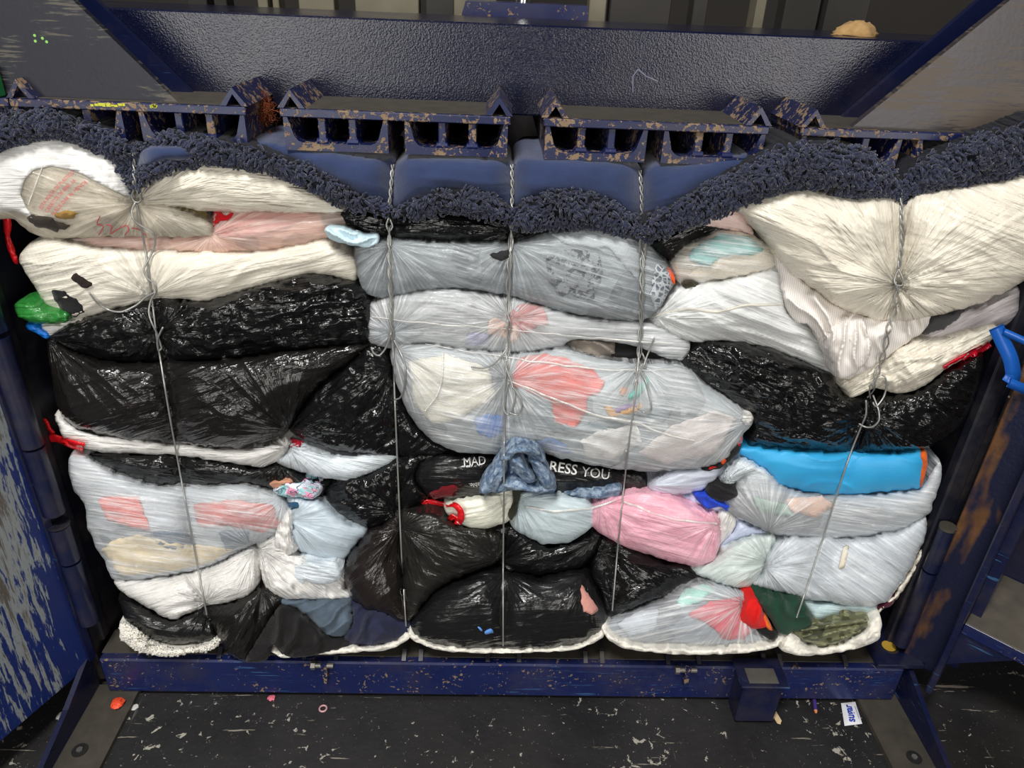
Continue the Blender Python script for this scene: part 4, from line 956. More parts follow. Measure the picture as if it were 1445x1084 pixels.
bag('blue_scrap', 'blue_cloth', 'royal blue crumpled cloth below the black sock bundle', 'garment',
    [(981, 700), (996, 697), (1008, 706), (1024, 709), (1030, 712), (1026, 721), (1016, 716), (1000, 718), (990, 712)], C(36, 72, 200), .022, .048, ang=25, amp=.007, wl=9, mode='cloth', back=.06)
bag('jersey', 'black_jersey', 'black cloth with red and yellow print at the right end of the largest bag', 'garment',
    [(990, 662), (1010, 656), (1022, 640), (1034, 626), (1046, 614), (1048, 624), (1042, 638), (1030, 650), (1014, 662), (1002, 664)], cloth('black_red_jersey', lin(30, 28, 30)), .020, .052, ang=-45, amp=.004, wl=10, mode='cloth', back=.06,
    tears=[('red_trim', [(1040, 622), (1047, 614), (1048, 624), (1044, 630)], C(206, 26, 30)), ('red_trim', [(998, 663), (1010, 659), (1012, 661), (1002, 664)], C(206, 40, 34)), ('flame_print', [(1016, 652), (1020, 646), (1026, 646), (1028, 650), (1020, 656)], C(220, 80, 30)), ('yellow_print', [(1031, 630), (1036, 624), (1039, 626), (1034, 632)], C(226, 170, 50))])
# ---- right
bag('k_right', 'garbage_bag', 'crinkled glossy black bag at the right, above the bright blue sack', 'bag',
    [(960, 506), (985, 486), (1030, 482), (1080, 490), (1130, 508), (1175, 530), (1190, 556), (1235, 560), (1290, 552), (1335, 524), (1388, 500), (1382, 548), (1360, 595), (1330, 622), (1296, 636), (1220, 640), (1140, 636), (1080, 630), (1054, 628), (1062, 598), (1040, 572), (1000, 545), (965, 520)], K1, .070, .024, ang=18, pinch=[(1225, 590, 70)], amp=.009, wl=16, mode='crumple', low=.008)
bag('r_film', 'plastic_bag', 'rumpled white film with a red drawstring, above the black bag at the right', 'bag',
    [(1184, 540), (1215, 525), (1245, 508), (1285, 482), (1330, 478), (1380, 466), (1405, 462), (1398, 482), (1345, 515), (1300, 545), (1262, 556), (1235, 548), (1200, 562), (1194, 552)], W2, .045, .040, ang=-28, amp=.007, wl=13, mode='crumple')
bag('r_lilac', 'plastic_bag', 'lilac-grey see-through bag at the right edge under the big white one', 'bag',
    [(1296, 466), (1330, 452), (1360, 438), (1400, 424), (1436, 404), (1442, 425), (1440, 452), (1405, 462), (1360, 472), (1310, 480)], film('lilac_clear_film', lin(214, 208, 210), .6, .22, .5), .035, .014, inner=jumble(170, 160, 164), ang=-24, amp=.004, wl=9)
bag('r_grey', 'grey_cloth', 'charcoal towelling cloth beside the rightmost wire', 'garment',
    [(1300, 462), (1318, 448), (1345, 440), (1362, 438), (1350, 454), (1325, 468), (1304, 472)], cloth('charcoal_towel', lin(70, 70, 72), 150, .9), .025, .026, amp=.005, wl=10, mode='cloth', back=.1)
bag('r_white2', 'plastic_bag', 'white see-through bag stretched between the ribbed shirt and the flat bag', 'bag',
    [(916, 450), (935, 430), (962, 404), (1010, 396), (1060, 388), (1094, 378), (1106, 398), (1112, 440), (1142, 462), (1164, 496), (1180, 530), (1130, 508), (1080, 490), (1030, 482), (975, 482), (940, 468)], film('pale_grey_white_film', lin(220, 222, 222), .85, .24, .6, .2), .055, .024, inner=jumble(196, 192, 180), ang=22, amp=.006, wl=12, pinch=[(925, 448, 90)])
bag('r_teal', 'plastic_bag', 'see-through bag with teal cloth, upper right of the grey bag', 'bag',
    [(946, 372), (962, 352), (990, 336), (1020, 326), (1056, 330), (1088, 350), (1096, 376), (1060, 387), (1010, 396), (964, 402), (948, 388)], T1, .050, .024, inner=jumble(226, 216, 196), ang=8, amp=.003, wl=8,
    patches=[('teal_garment', [(972, 362), (985, 344), (1020, 330), (1056, 334), (1080, 352), (1060, 360), (1020, 362), (1000, 376), (975, 370)], C(120, 186, 182))])
bag('r_tip', 'orange_scrap', 'thin orange edge at the right end of the grey see-through bag', 'garment',
    [(942, 380), (948, 384), (953, 396), (952, 402), (947, 394)], C(230, 84, 30), .008, .05, back=.05, amp=.001)
bag('camo_tip', 'camouflage_scrap', 'small dark camouflage tuft above the stretched white bag', 'garment',
    [(964, 398), (972, 395), (982, 398), (986, 402), (978, 406), (966, 406)], C(64, 60, 46), .012, .044, back=.04, amp=.005, wl=7, mode='cloth')
bag('k_rtop', 'garbage_bag', 'black film strands under the fleece right of the fourth wire', 'bag',
    [(904, 336), (935, 328), (975, 312), (1010, 308), (1042, 318), (1020, 327), (990, 337), (962, 353), (946, 370), (922, 354)], K1, .035, .014, ang=-22, amp=.006, wl=9)
bag('red_tip', 'plastic_bag', 'white film with a reddish tint between fleece and big white bag', 'bag',
    [(982, 312), (1010, 300), (1040, 292), (1056, 312), (1064, 332), (1040, 326), (1010, 322)], film('reddish_clear_film', lin(228, 200, 194), 1, .25, .5), .025, .020, ang=12, amp=.004, wl=8)
bag('shirt', 'ribbed_shirt', 'white ribbed shirt spilling out below the big white bag at the right', 'garment',
    [(1096, 362), (1120, 384), (1150, 408), (1195, 438), (1242, 450), (1290, 448), (1314, 442), (1306, 462), (1282, 482), (1250, 505), (1222, 524), (1205, 532), (1180, 532), (1172, 512), (1162, 490), (1150, 470), (1140, 458), (1120, 452), (1108, 430), (1104, 400)], RIB, .045, .046, ang=62, amp=.010, wl=20, mode='cloth', groove=.6, back=.12)
bag('cuff', 'ribbed_sleeve', 'white ribbed sleeve cuff hanging lowest beside the rightmost wire', 'garment',
    [(1164, 486), (1176, 466), (1196, 452), (1218, 452), (1224, 470), (1230, 490), (1222, 512), (1206, 528), (1180, 532), (1174, 512)], RIB, .035, .080, ang=70, amp=.008, wl=14, mode='cloth', back=.08)
bag('ur_big', 'plastic_bag', 'big creamy white bag drawn together by the rightmost wire', 'bag',
    [(1036, 292), (1062, 282), (1100, 270), (1140, 265), (1200, 276), (1250, 276), (1272, 282), (1296, 272), (1340, 262), (1400, 254), (1500, 236), (1500, 380), (1446, 396), (1420, 412), (1370, 432), (1320, 446), (1280, 452), (1240, 452), (1195, 439), (1150, 409), (1118, 386), (1098, 362), (1080, 336), (1056, 310)], W2, .085, .055, ang=20, pinch=[(1266, 402, 170)], amp=.006, wl=14, low=.006, groove=1.35)
# ---- white fleece under everything
def fleece(key, label, poly, bulge, lift, ang): bag(key, 'white_fleece', label, 'fleece', poly, cloth('white_sherpa', lin(226, 222, 212), 120, .5, .3), bulge, lift+.024, ang=ang, amp=.006, wl=6, mode='crumple', group='white fleece under the bale', back=.3)
fleece('f1', 'curly white fleece edge in the lower left corner', [(168, 884), (176, 878), (190, 884), (215, 903), (250, 913), (282, 910), (308, 902), (302, 916), (270, 922), (230, 926), (190, 918), (172, 904)], .03, .014, 5)
fleece('f2', 'white fleece edge under the dark navy cloth', [(380, 918), (400, 924), (455, 921), (492, 912), (520, 912), (552, 907), (574, 894), (579, 898), (570, 908), (540, 917), (490, 921), (440, 925), (400, 928)], .02, .016, -5)
fleece('f3', 'thin white fleece edge under the wide black bag', [(575, 890), (590, 902), (640, 915), (700, 918), (760, 917), (812, 912), (850, 892), (852, 900), (820, 915), (760, 921), (700, 922), (640, 920), (600, 912), (580, 900)], .014, .022, 3)
fleece('f4', 'white fleece edge under the bag with mint clothes', [(851, 888), (866, 900), (900, 911), (980, 915), (1060, 913), (1096, 905), (1106, 898), (1100, 912), (1060, 921), (1000, 924), (930, 922), (880, 914), (860, 904)], .028, .030, 3)
fleece('f5', 'white fleece fold under the camouflage cloth', [(1102, 908), (1114, 893), (1128, 904), (1146, 912), (1168, 913), (1198, 903), (1220, 890), (1230, 876), (1240, 868), (1244, 884), (1238, 904), (1210, 916), (1160, 924), (1120, 924), (1104, 918)], .03, .028, -8)
# ------------------------------------------------------------------ navy sherpa blanket over the top
bl = empty('sherpa_blanket', on(np.array([640.0]), np.array([320.0]))[0])
tag(bl, 'navy blanket with curly sherpa edge draped over the top of the bale', 'blanket')
NAVY = cloth('navy_fleece_back', lin(42, 54, 88), 420, .35, .35, .12)
SHB = cloth('navy_sherpa_base', lin(14, 16, 26), 90, .8, .1)
SHT = cloth('navy_sherpa_curl', lin(36, 41, 64), 200, .2, .35, .3)
panels = [([(352, 200), (400, 204), (450, 212), (548, 224), (555, 228), (556, 298), (520, 290), (470, 262), (420, 234), (375, 212)], 8),
          ([(554, 298), (556, 240), (575, 222), (640, 222), (716, 226), (723, 240), (724, 302), (690, 284), (645, 274), (600, 280)], 3),
          ([(723, 302), (724, 240), (740, 222), (800, 222), (880, 230), (904, 240), (907, 325), (870, 298), (830, 282), (790, 278), (750, 286)], 8),
          ([(905, 325), (906, 246), (930, 232), (1000, 226), (1060, 214), (1100, 208), (1120, 218), (1060, 250), (1000, 278), (950, 304)], -16),
          ([(189, 236), (194, 216), (214, 204), (250, 204), (274, 214), (272, 226), (235, 230), (205, 240)], -4)]
for i, (pp, a) in enumerate(panels):
    L = Lump(pp, .055, .018 if i < 4 else .05, ang=a, amp=.0016, wl=15, mode='film', seed=400+i*5, groove=1.2)
    build_lump('fabric_panel', L, NAVY, bl, back=.25)
bands = [([(-70, 190), (-40, 172), (0, 166), (30, 158), (60, 156), (100, 166), (140, 180), (165, 192), (188, 214), (192, 240), (190, 268), (178, 250), (160, 224), (135, 212), (100, 197), (60, 193), (20, 202), (-20, 218), (-70, 238)], .045, .045),
         ([(-70, 150), (-20, 146), (20, 148), (60, 154), (30, 162), (0, 170), (-40, 178), (-70, 194)], .03, .015),
         ([(186, 214), (205, 200), (235, 188), (275, 192), (320, 200), (365, 208), (400, 222), (450, 244), (500, 270), (540, 288), (551, 298), (546, 306), (520, 300), (478, 288), (440, 268), (400, 250), (350, 236), (300, 230), (268, 226), (272, 216), (240, 206), (210, 210), (195, 226)], .040, .048),
         ([(188, 262), (190, 240), (206, 232), (240, 226), (272, 220), (280, 230), (255, 236), (225, 246), (205, 256), (196, 268)], .03, .06),
         ([(550, 298), (580, 286), (612, 272), (650, 264), (690, 276), (720, 294), (722, 312), (690, 306), (650, 300), (610, 302), (570, 306)], .038, .045),
         ([(724, 302), (740, 286), (770, 274), (810, 268), (850, 280), (885, 298), (908, 318), (905, 334), (870, 328), (830, 320), (780, 322), (740, 322), (726, 318)], .042, .048),
         ([(904, 326), (915, 306), (950, 288), (1000, 258), (1050, 232), (1095, 212), (1140, 203), (1185, 205), (1225, 216), (1255, 234), (1272, 258), (1274, 288), (1262, 276), (1230, 278), (1195, 278), (1150, 266), (1110, 268), (1062, 284), (1020, 302), (980, 316), (940, 330), (915, 340)], .055, .062),
         ([(1270, 262), (1285, 236), (1320, 216), (1370, 196), (1420, 180), (1500, 160), (1500, 240), (1450, 248), (1400, 256), (1340, 264), (1296, 276), (1276, 290)], .055, .062)]
tv, tf = [], []; nt = 0
for i, (pp, bu, li) in enumerate(bands):
    L = Lump(pp, bu, li, ang=10, amp=.006, wl=9, mode='crumple', seed=500+i*7, groove=.9, step=4.0)
    build_lump('sherpa_roll', L, SHB, bl, back=.2)
    A = .5*abs(np.sum(L.poly[:, 0]*np.roll(L.poly[:, 1], -1)-L.poly[:, 1]*np.roll(L.poly[:, 0], -1)))
    N = int(A/11)
    x0, y0 = L.poly.min(0); x1, y1 = L.poly.max(0)
    X = RNG.uniform(x0, x1, N*5); Y = RNG.uniform(y0, y1, N*5); k = inside(L.poly, X, Y) & (X > -30) & (X < 1475)
    X = X[k][:N]; Y = Y[k][:N]; N = len(X)
    e = 2.0
    h = L.lift+L.height(X, Y); P0 = bat(X, Y, YB-h)
    Px = bat(X+e, Y, YB-L.lift-L.height(X+e, Y))-P0; Py = bat(X, Y+e, YB-L.lift-L.height(X, Y+e))-P0
    Nn = np.cross(Px, Py); Nn /= np.linalg.norm(Nn, axis=1)[:, None]+1e-12; Nn[Nn[:, 1] > 0] *= -1
    flow = vnoise(X/45, Y/30, 600+i)*2.2+RNG.normal(0, .9, N)+1.2
    Tn = Px*np.cos(flow)[:, None]+Py*np.sin(flow)[:, None]; Tn /= np.linalg.norm(Tn, axis=1)[:, None]+1e-12
    Bn = np.cross(Nn, Tn)
    ln = RNG.uniform(.008, .014, N); rad = RNG.uniform(.0014, .0024, N); cu = RNG.uniform(-.5, .5, N)
    rings = []
    for t, rr in ((0, .9), (.35, 1.1), (.7, .95), (1.0, .35)):
        up = (.0005+.0062*math.sin(min(t*2.3, 2.3))); c = P0+Tn*(ln*t)[:, None]+Nn*up+Bn*(cu*ln*t*t)[:, None]
        dirn = Tn*.8+Nn*(.6-.9*t); dirn /= np.linalg.norm(dirn, axis=1)[:, None]
        a = Bn; b = np.cross(dirn, a)
        for kk in range(5):
            th = 2*math.pi*kk/5; rings.append(c+(a*math.cos(th)+b*math.sin(th))*(rad*rr)[:, None])
    V = np.stack(rings, 1)                     # N, 20, 3
    base = nt+np.arange(N)*20
    f = [];
    for r in range(3):
        for kk in range(5):
            q = np.stack([base+r*5+kk, base+r*5+(kk+1) % 5, base+(r+1)*5+(kk+1) % 5, base+(r+1)*5+kk], 1); f.append(q)
    q5 = np.stack([base+15+kk for kk in range(5)], 1)
    tv.append(V.reshape(-1, 3)); tf += [tuple(z) for z in np.concatenate(f)]+[tuple(z) for z in q5]; nt += N*20
o = link('sherpa_pile', np.concatenate(tv), tf, SHT, bl, True); o['kind'] = 'stuff'

# white curls on the lower left fleece
for key in ('f1',):
    L = LUMPS[key]; X, Y = L.points(3.2); v_, f_ = [], []
    for x, y in zip(X, Y):
        for _ in range(3):
            a = random.uniform(0, 6.28); p = [(x, y), (x+3*math.cos(a), y+3*math.sin(a)), (x+3*math.cos(a)+2.5*math.cos(a+1.5), y+3*math.sin(a)+2.5*math.sin(a+1.5))]
            hh = [.0005, .0032, .0008]
            Q = [bat(np.array([q[0]]), np.array([q[1]]), np.array([YB-L.lift-float(L.height(np.array([q[0]]), np.array([q[1]]))[0])-d]))[0] for q, d in zip(p, hh)]
            tvv, tff = tube_verts(Q, [.0022, .0024, .0012], 5); n = len(v_); v_ += tvv; f_ += [tuple(i+n for i in q) for q in tff]
    o = link('fleece_pile', v_, f_, MATS['white_sherpa'], L.obj, True); o['kind'] = 'stuff'

# extra folds of the bunched jeans: arch, two legs, frayed flap
JP = LUMPS['jeans'].obj
for k, (pp, a, li) in enumerate((([(706, 650), (714, 636), (730, 626), (748, 630), (764, 642), (770, 655), (758, 650), (744, 642), (730, 640), (718, 650)], 10, .105), ([(678, 694), (693, 666), (706, 650), (716, 650), (712, 668), (700, 692)], -62, .10), ([(718, 652), (732, 642), (742, 655), (756, 676), (744, 682), (728, 668)], 55, .098), ([(746, 648), (760, 645), (770, 660), (784, 686), (768, 690), (758, 672)], 58, .098), ([(700, 694), (712, 680), (728, 676), (742, 684), (760, 686), (784, 692), (760, 696), (730, 692)], 5, .10))):
    build_lump('denim_fold', Lump(pp, .028, li, ang=a, amp=.005, wl=11, mode='cloth', seed=700+k*5, groove=.2), JEAN, JP, back=.05)
# ------------------------------------------------------------------ baling wires
WIRE = plain('galvanised_wire', lin(158, 158, 155), .32, .45, .15, 200, .05)
def wpath(pts, off=.0032, step=4.0, smooth=True):
    p = catmull([(*q, off)[:3] if len(q) == 2 else q for q in pts], step, False)
    H = surf(p[:, 0], p[:, 1])
    if smooth and len(H) > 5:                  # a taut wire bridges small hollows
        for _ in range(6):
            Hs = np.convolve(np.pad(H, 2, 'edge'), np.ones(5)/5, 'valid'); H = np.maximum(H, Hs)
        H = np.convolve(np.pad(H, 2, 'edge'), np.ones(5)/5, 'valid')
    return bat(p[:, 0], p[:, 1], YB-H-p[:, 2])
def wtube(name, pts, parent, r=.0019, off=.0032):
    P = wpath(pts, off); v, f = tube_verts(P, r, 6); return link(name, v, f, WIRE, parent, True)
def twisted(name, pts, parent, amp=1.7, per=26.0, r=.0016):
    p = catmull(pts, 2.2, False); d = np.r_[0, np.cumsum(np.hypot(*np.diff(p, axis=0).T))]
    T = np.gradient(p, axis=0); T /= np.linalg.norm(T, axis=1)[:, None]+1e-9; Nn = np.stack([-T[:, 1], T[:, 0]], -1)
    H = surf(p[:, 0], p[:, 1])
    for _ in range(8): H = np.maximum(H, np.convolve(np.pad(H, 3, 'edge'), np.ones(7)/7, 'valid'))
    for ph in (0, math.pi):
        a = 2*math.pi*d/per+ph; q = p+Nn*(amp*np.cos(a))[:, None]
        P = bat(q[:, 0], q[:, 1], YB-H-.004-.0022*np.sin(a)); v, f = tube_verts(P, r, 6); link(name, v, f, WIRE, parent, True)
def wire(label, main, twists, extras):
    c = on(np.array([float(main[-1][0])]), np.array([float(main[-1][1])]), .003)[0]
    e = empty('baling_wire', c); tag(e, label, 'wire', 'wires tied around the bale')
    wtube('strand', main, e)
    for t in twists: twisted('twisted_strand', *((t, e) if not isinstance(t, dict) else (t['p'], e)), **({} if not isinstance(t, dict) else t['k']))
    for nm, x in extras: wtube(nm, x, e, .0018, .006)
wire('leftmost baling wire, with a loose curling tail', [(193, 288), (198, 315), (205, 352), (213, 410), (219, 460), (226, 505), (240, 590), (262, 710), (279, 800), (292, 868)],
     [[(189, 205), (189, 240), (190, 268)]],
     [('eye_loop', [(190, 266), (186, 276), (189, 284), (195, 286), (199, 281), (195, 272), (190, 266)]), ('loose_strand', [(191, 286), (186, 298), (190, 312), (205, 322), (217, 330), (219, 345), (212, 362), (203, 380), (208, 393), (218, 400), (220, 412), (213, 424), (210, 440), (214, 455), (222, 472), (228, 492), (224, 496), (222, 480), (230, 462)]),
      ('tail', [(220, 412), (205, 420), (192, 431), (172, 440), (155, 438), (138, 428), (126, 413)])])
wire('second baling wire from the left', [(550, 320), (549, 345), (550, 400), (552, 460), (555, 500), (557, 560), (562, 680), (567, 790), (573, 884)],
     [[(554, 232), (552, 260), (549, 296)], {'p': [(549, 318), (550, 380), (551, 440), (554, 480)], 'k': dict(amp=2.2, per=44)}],
     [('eye_loop', [(549, 306), (545, 318), (549, 326), (554, 320), (550, 308)]), ('loose_strand', [(552, 470), (545, 490), (535, 502), (527, 498), (524, 490)]), ('loop', [(556, 480), (566, 500), (572, 520), (570, 550), (564, 562), (556, 564)])])
wire('third baling wire, straight down the middle of the bale', [(722, 300), (721, 340), (719, 400), (717, 460), (714, 520), (712, 580), (711, 700), (710, 800), (710, 912)],
     [[(722, 232), (723, 262), (722, 300)], {'p': [(722, 312), (720, 360), (717, 420), (718, 470), (714, 520)], 'k': dict(amp=3.0, per=60)}],
     [('loop', [(714, 520), (722, 540), (726, 560), (722, 582), (716, 586), (711, 578), (713, 560), (718, 540)]), ('loop', [(722, 545), (734, 560), (736, 576), (730, 586), (718, 582)]), ('tail', [(716, 490), (706, 505), (694, 516), (680, 520), (665, 518)])])
wire('fourth baling wire, with a hooked tail on the largest bag', [(907, 340), (907, 400), (905, 450), (903, 480), (899, 530), (894, 575), (888, 620), (880, 690), (872, 770), (864, 862)],
     [[(903, 240), (905, 268), (906, 304)], {'p': [(907, 345), (906, 400), (905, 450), (902, 500), (898, 545)], 'k': dict(amp=3.0, per=50)}],
     [('eye_loop', [(903, 358), (903, 340), (907, 332), (911, 340), (910, 362)]), ('loop', [(906, 498), (912, 512), (911, 520), (904, 515)]), ('tail', [(908, 518), (912, 505), (918, 490), (923, 477)]), ('loop', [(902, 520), (912, 540), (918, 565), (918, 578), (908, 582), (898, 574)]), ('branch', [(884, 635), (880, 648), (872, 656), (862, 661)])])
wire('rightmost baling wire, twisted and looped at the ribbed shirt', [(1222, 565), (1222, 585), (1214, 605), (1200, 640), (1180, 700), (1158, 770), (1140, 825), (1124, 872)],
     [[(1273, 268), (1272, 300), (1273, 340), (1268, 380)], {'p': [(1268, 398), (1264, 430), (1255, 460), (1247, 500), (1236, 530), (1226, 562)], 'k': dict(amp=3.6, per=44)}],
     [('eye_loop', [(1268, 380), (1262, 394), (1264, 402), (1273, 403), (1274, 394), (1268, 380)]), ('loop', [(1230, 545), (1240, 530), (1249, 532), (1251, 546), (1246, 562), (1236, 574), (1232, 568)]), ('loop', [(1232, 558), (1240, 580), (1240, 594), (1232, 602), (1222, 603), (1212, 598)])])

# ------------------------------------------------------------------ ribbons, hems, print
def ribbon(name, pts, width, mat, parent=None, off=.003, arch=.002, step=4.0):
    p = catmull(pts, step, False); p = p+np.stack([0*p[:, 0], 1.3*vnoise(p[:, 0]/17, p[:, 1]/17, 5)], -1)*(1 if name == 'hem' else 0); T = np.gradient(p, axis=0); T /= np.linalg.norm(T, axis=1)[:, None]+1e-9; Nn = np.stack([-T[:, 1], T[:, 0]], -1)
    m = len(p); wv = np.asarray([width]*m if not hasattr(width, '__len__') else np.interp(np.linspace(0, 1, m), np.linspace(0, 1, len(width)), width), float)
    rows = []
    for k, (u, ar) in enumerate(((-.5, 0), (-.25, .8), (0, 1), (.25, .8), (.5, 0))):
        q = p+Nn*(wv*u)[:, None]; H = surf(q[:, 0], q[:, 1]); rows.append(bat(q[:, 0], q[:, 1], YB-H-off-arch*ar))
    for u in (.5, -.5):
        q = p+Nn*(wv*u)[:, None]; H = surf(q[:, 0], q[:, 1]); rows.append(bat(q[:, 0], q[:, 1], YB-H-off+.0025))
    V = np.concatenate(rows); f = []; nr = len(rows)
    for r in range(nr):
        r2 = (r+1) % nr
        for i in range(m-1): f.append((r*m+i, r2*m+i, r2*m+i+1, r*m+i+1))
    f.append(tuple(r*m for r in range(nr))); f.append(tuple(r*m+m-1 for r in reversed(range(nr))))
    uv = np.concatenate([p for _ in range(nr)])
    return link(name, V, f, mat, parent, True, uv)
HEM = film('hem_white_film', lin(240, 238, 234), .55, .25, .3, .4)
par = lambda k: LUMPS[k].obj
ribbon('hem', [(716, 536), (750, 550), (800, 570), (850, 588), (900, 598), (935, 612), (980, 622)], [1.5, 3, 3, 3.5, 3, 2], HEM, par('big'), .001)
ribbon('hem', [(600, 486), (660, 496), (740, 508), (800, 516), (870, 522), (955, 522)], [1, 1.5, 2.5, 3, 2, 1], HEM, par('big'), .001)
ribbon('hem', [(625, 498), (624, 530), (616, 560), (600, 580)], [2, 3, 3, 2], HEM, par('big'), .0005)
ribbon('hem', [(525, 448), (600, 456), (690, 462), (760, 470), (850, 478), (950, 486)], [1, 2, 1.6, 2, 2.6, 1.5], HEM, par('strip'), .001)
ribbon('hem', [(880, 708), (915, 722), (960, 734), (1012, 740)], [4, 4, 4, 3], HEM, par('pink'), .001)
ribbon('hem', [(742, 716), (790, 722), (835, 716), (870, 706)], [3, 4, 4, 3], HEM, par('mint'), .001)
ribbon('hem', [(925, 446), (970, 436), (1010, 440), (1050, 432), (1105, 430)], [2, 4, 3, 4, 3], film('yellowed_hem_film', lin(226, 220, 206), .6, .25, .4), par('r_white2'), .001)
ribbon('hem', [(60, 234), (50, 262), (40, 290)], [2, 2.5, 2], HEM, par('ul_clear'), .0005)
ribbon('fold', [(652, 726), (690, 718), (722, 700)], [2, 3, 2], HEM, par('cream'), .0008)
RED = film('red_film', lin(214, 26, 34))
tag(ribbon('drawstring', [(592, 716), (606, 709), (622, 712), (640, 712), (650, 722), (648, 736), (634, 728)], [7, 10, 9, 8, 9, 11, 8], RED, None, .013, .004), 'red plastic drawstring on the cream bag beside the second wire', 'drawstring')
tag(ribbon('drawstring', [(118, 632), (98, 626), (76, 618), (56, 622), (50, 606), (52, 594), (64, 594), (70, 606), (76, 612)], [14, 12, 9, 12, 9, 8, 7, 7, 6], RED, None, .010, .004), 'looped red plastic drawstring at the left end of the white strip', 'drawstring')
tag(ribbon('drawstring', [(1332, 520), (1350, 510), (1372, 500), (1398, 486)], [6, 8, 10, 8], film('crimson_film', lin(196, 20, 44), 1, .25, .5), None, .006, .003), 'crimson drawstring along the rumpled white film at the right', 'drawstring')
# blue straps at the right edge stand clear of the bale
BS = film('blue_strap_film', lin(24, 84, 168), 1, .3, .4)
def strap(pts, w):
    p = catmull(pts, 4, False); T = np.gradient(p[:, :2], axis=0); T /= np.linalg.norm(T, axis=1)[:, None]+1e-9; Nn = np.stack([-T[:, 1], T[:, 0]], -1)
    a = p[:, :2]+Nn*w/2; b = p[:, :2]-Nn*w/2; A = at(a[:, 0], a[:, 1], p[:, 2]); B = at(b[:, 0], b[:, 1], p[:, 2]); A2 = A+np.array([0, .002, 0]); B2 = B+np.array([0, .002, 0]); m = len(p)
    f = []
    for r, r2 in ((0, 1), (1, 2), (2, 3), (3, 0)):
        for i in range(m-1): f.append((r*m+i, r2*m+i, r2*m+i+1, r*m+i+1))
    f += [(0, m, 2*m, 3*m), (m-1, 4*m-1, 3*m-1, 2*m-1)]
    return np.concatenate([A, B, B2, A2]), f
st = empty('blue_strap', at(1440.0, 552.0, .02)); tag(st, 'blue plastic strap hanging at the right edge beside the bale', 'strap')
for pts, w in (([(1406, 462, .03), (1416, 484, .025), (1426, 506, .02), (1430, 530, .02), (1424, 542, .018)], 22), ([(1424, 540, .018), (1438, 546, .016), (1452, 552, .014)], 14), ([(1416, 468, .026), (1434, 476, .02), (1456, 486, .014)], 10)):
    v, f = strap(pts, w); link('strap_length', v, f, BS, st, True)

def print_text(txt, x, y, ang, height, mat, parent, L, bend=0.0, name='lettering', width=1.0, bold=0.0, space=1.0, flip=1, toff=.0042):
    cu = bpy.data.curves.new('t', 'FONT'); cu.body = txt; cu.size = 1.0; cu.offset = bold; cu.space_character = space; cu.resolution_u = 3
    ob = bpy.data.objects.new('t', cu); COL.objects.link(ob); dg = bpy.context.evaluated_depsgraph_get()
    me = ob.evaluated_get(dg).to_mesh(); co = np.array([v.co[:2] for v in me.vertices]); fc = [tuple(p.vertices) for p in me.polygons]
    ob.evaluated_get(dg).to_mesh_clear(); bpy.data.objects.remove(ob); bpy.data.curves.remove(cu)
    s = height/.70; u = co[:, 0]*s*width; v = co[:, 1]*s*flip
    th = math.radians(ang)
    if bend:                                   # baseline bows along an arc
        a = u*bend; cx = np.sin(a)/bend - np.sin(a)*v; cy = (1-np.cos(a))/bend+np.cos(a)*v; u, v = cx, cy
    X = x+u*math.cos(th)-(-v)*math.sin(th)*1.0; Y = y+u*math.sin(th)+(-v)*math.cos(th)
    h = L.lift+np.mean([L.height(X+dx, Y+dy) for dx in (-7, 0, 7) for dy in (-4, 0, 4)], 0)   # print bridges the finest wrinkles
    P = bat(X, Y, YB-h-toff)
    return link(name, P, fc, mat, parent, False)
WHITEP = plain('white_print', lin(226, 226, 224), .5, 0, .03); REDP = plain('red_print', lin(196, 60, 72), .6, 0, .05)
L = LUMPS['k_text']; e = L.obj
print_text('MAD', 654, 658, -5, 12, WHITEP, e, L, width=.86, toff=.008)
print_text('RESS', 774, 664, 9, 14, WHITEP, e, L, bold=.012, width=1.0, toff=.006)
print_text('YOU', 820, 672, 7, 14, WHITEP, e, L, width=.95)
print_text('able.', 677, 681, 175, 6, WHITEP, e, L)
L = LUMPS['ul_clear']; e = L.obj
print_text('ESTA BOLSA DE PLASTICO', 59, 296, -57, 5.6, REDP, e, L, bend=-.0045, width=.74)
print_text('CARRITOS DE BEBE. LA', 67, 301, -56, 5.6, REDP, e, L, bend=-.0045, width=.74)
print_text('PUEDE DAR AL MENOR', 76, 305, -53, 5.6, REDP, e, L, bend=-.0045, width=.80)
for pts in ([(141, 305), (137, 316), (146, 320), (139, 332)], [(150, 318), (158, 319), (156, 330), (168, 322)], [(170, 322), (178, 318), (182, 324), (176, 332)], [(186, 322), (196, 324), (206, 332)]):
    ribbon('red_print_line', pts, 1.2, REDP, e, .001, .0004, 2.0)

# ------------------------------------------------------------------ litter
def blob(name, x, y, size, mat, label, cat, sq=.5, seed=0, z=0.0):
    c = atZ(float(x), float(y), z); n, m = 12, 8; v = []; f = []
    rs = random.Random(seed)
    for i in range(m+1):
        ph = math.pi*i/m
        for k in range(n):
            th = 2*math.pi*k/n; r = size*(1+rs.uniform(-.35, .35))
            v.append((c[0]+r*math.sin(ph)*math.cos(th), c[1]+r*math.sin(ph)*math.sin(th), z+size*sq*(1+math.cos(ph))*.98+.0004))
    for i in range(m):
        for k in range(n): f.append((i*n+k, i*n+(k+1) % n, (i+1)*n+(k+1) % n, (i+1)*n+k))
    return tag(link(name, v, f, mat, None, False), label, cat)
blob('orange_peel_scrap', 167, 995, .013, plain('orange_red_plastic', lin(226, 74, 38), .5), 'crumpled orange-red scrap on the left foot plate', 'litter', .5, 3, .0122)
blob('paper_scrap', 190, 999, .008, plain('white_paper', lin(206, 204, 198), .8), 'tiny white paper scrap beside the left foot plate', 'litter', .15, 4)
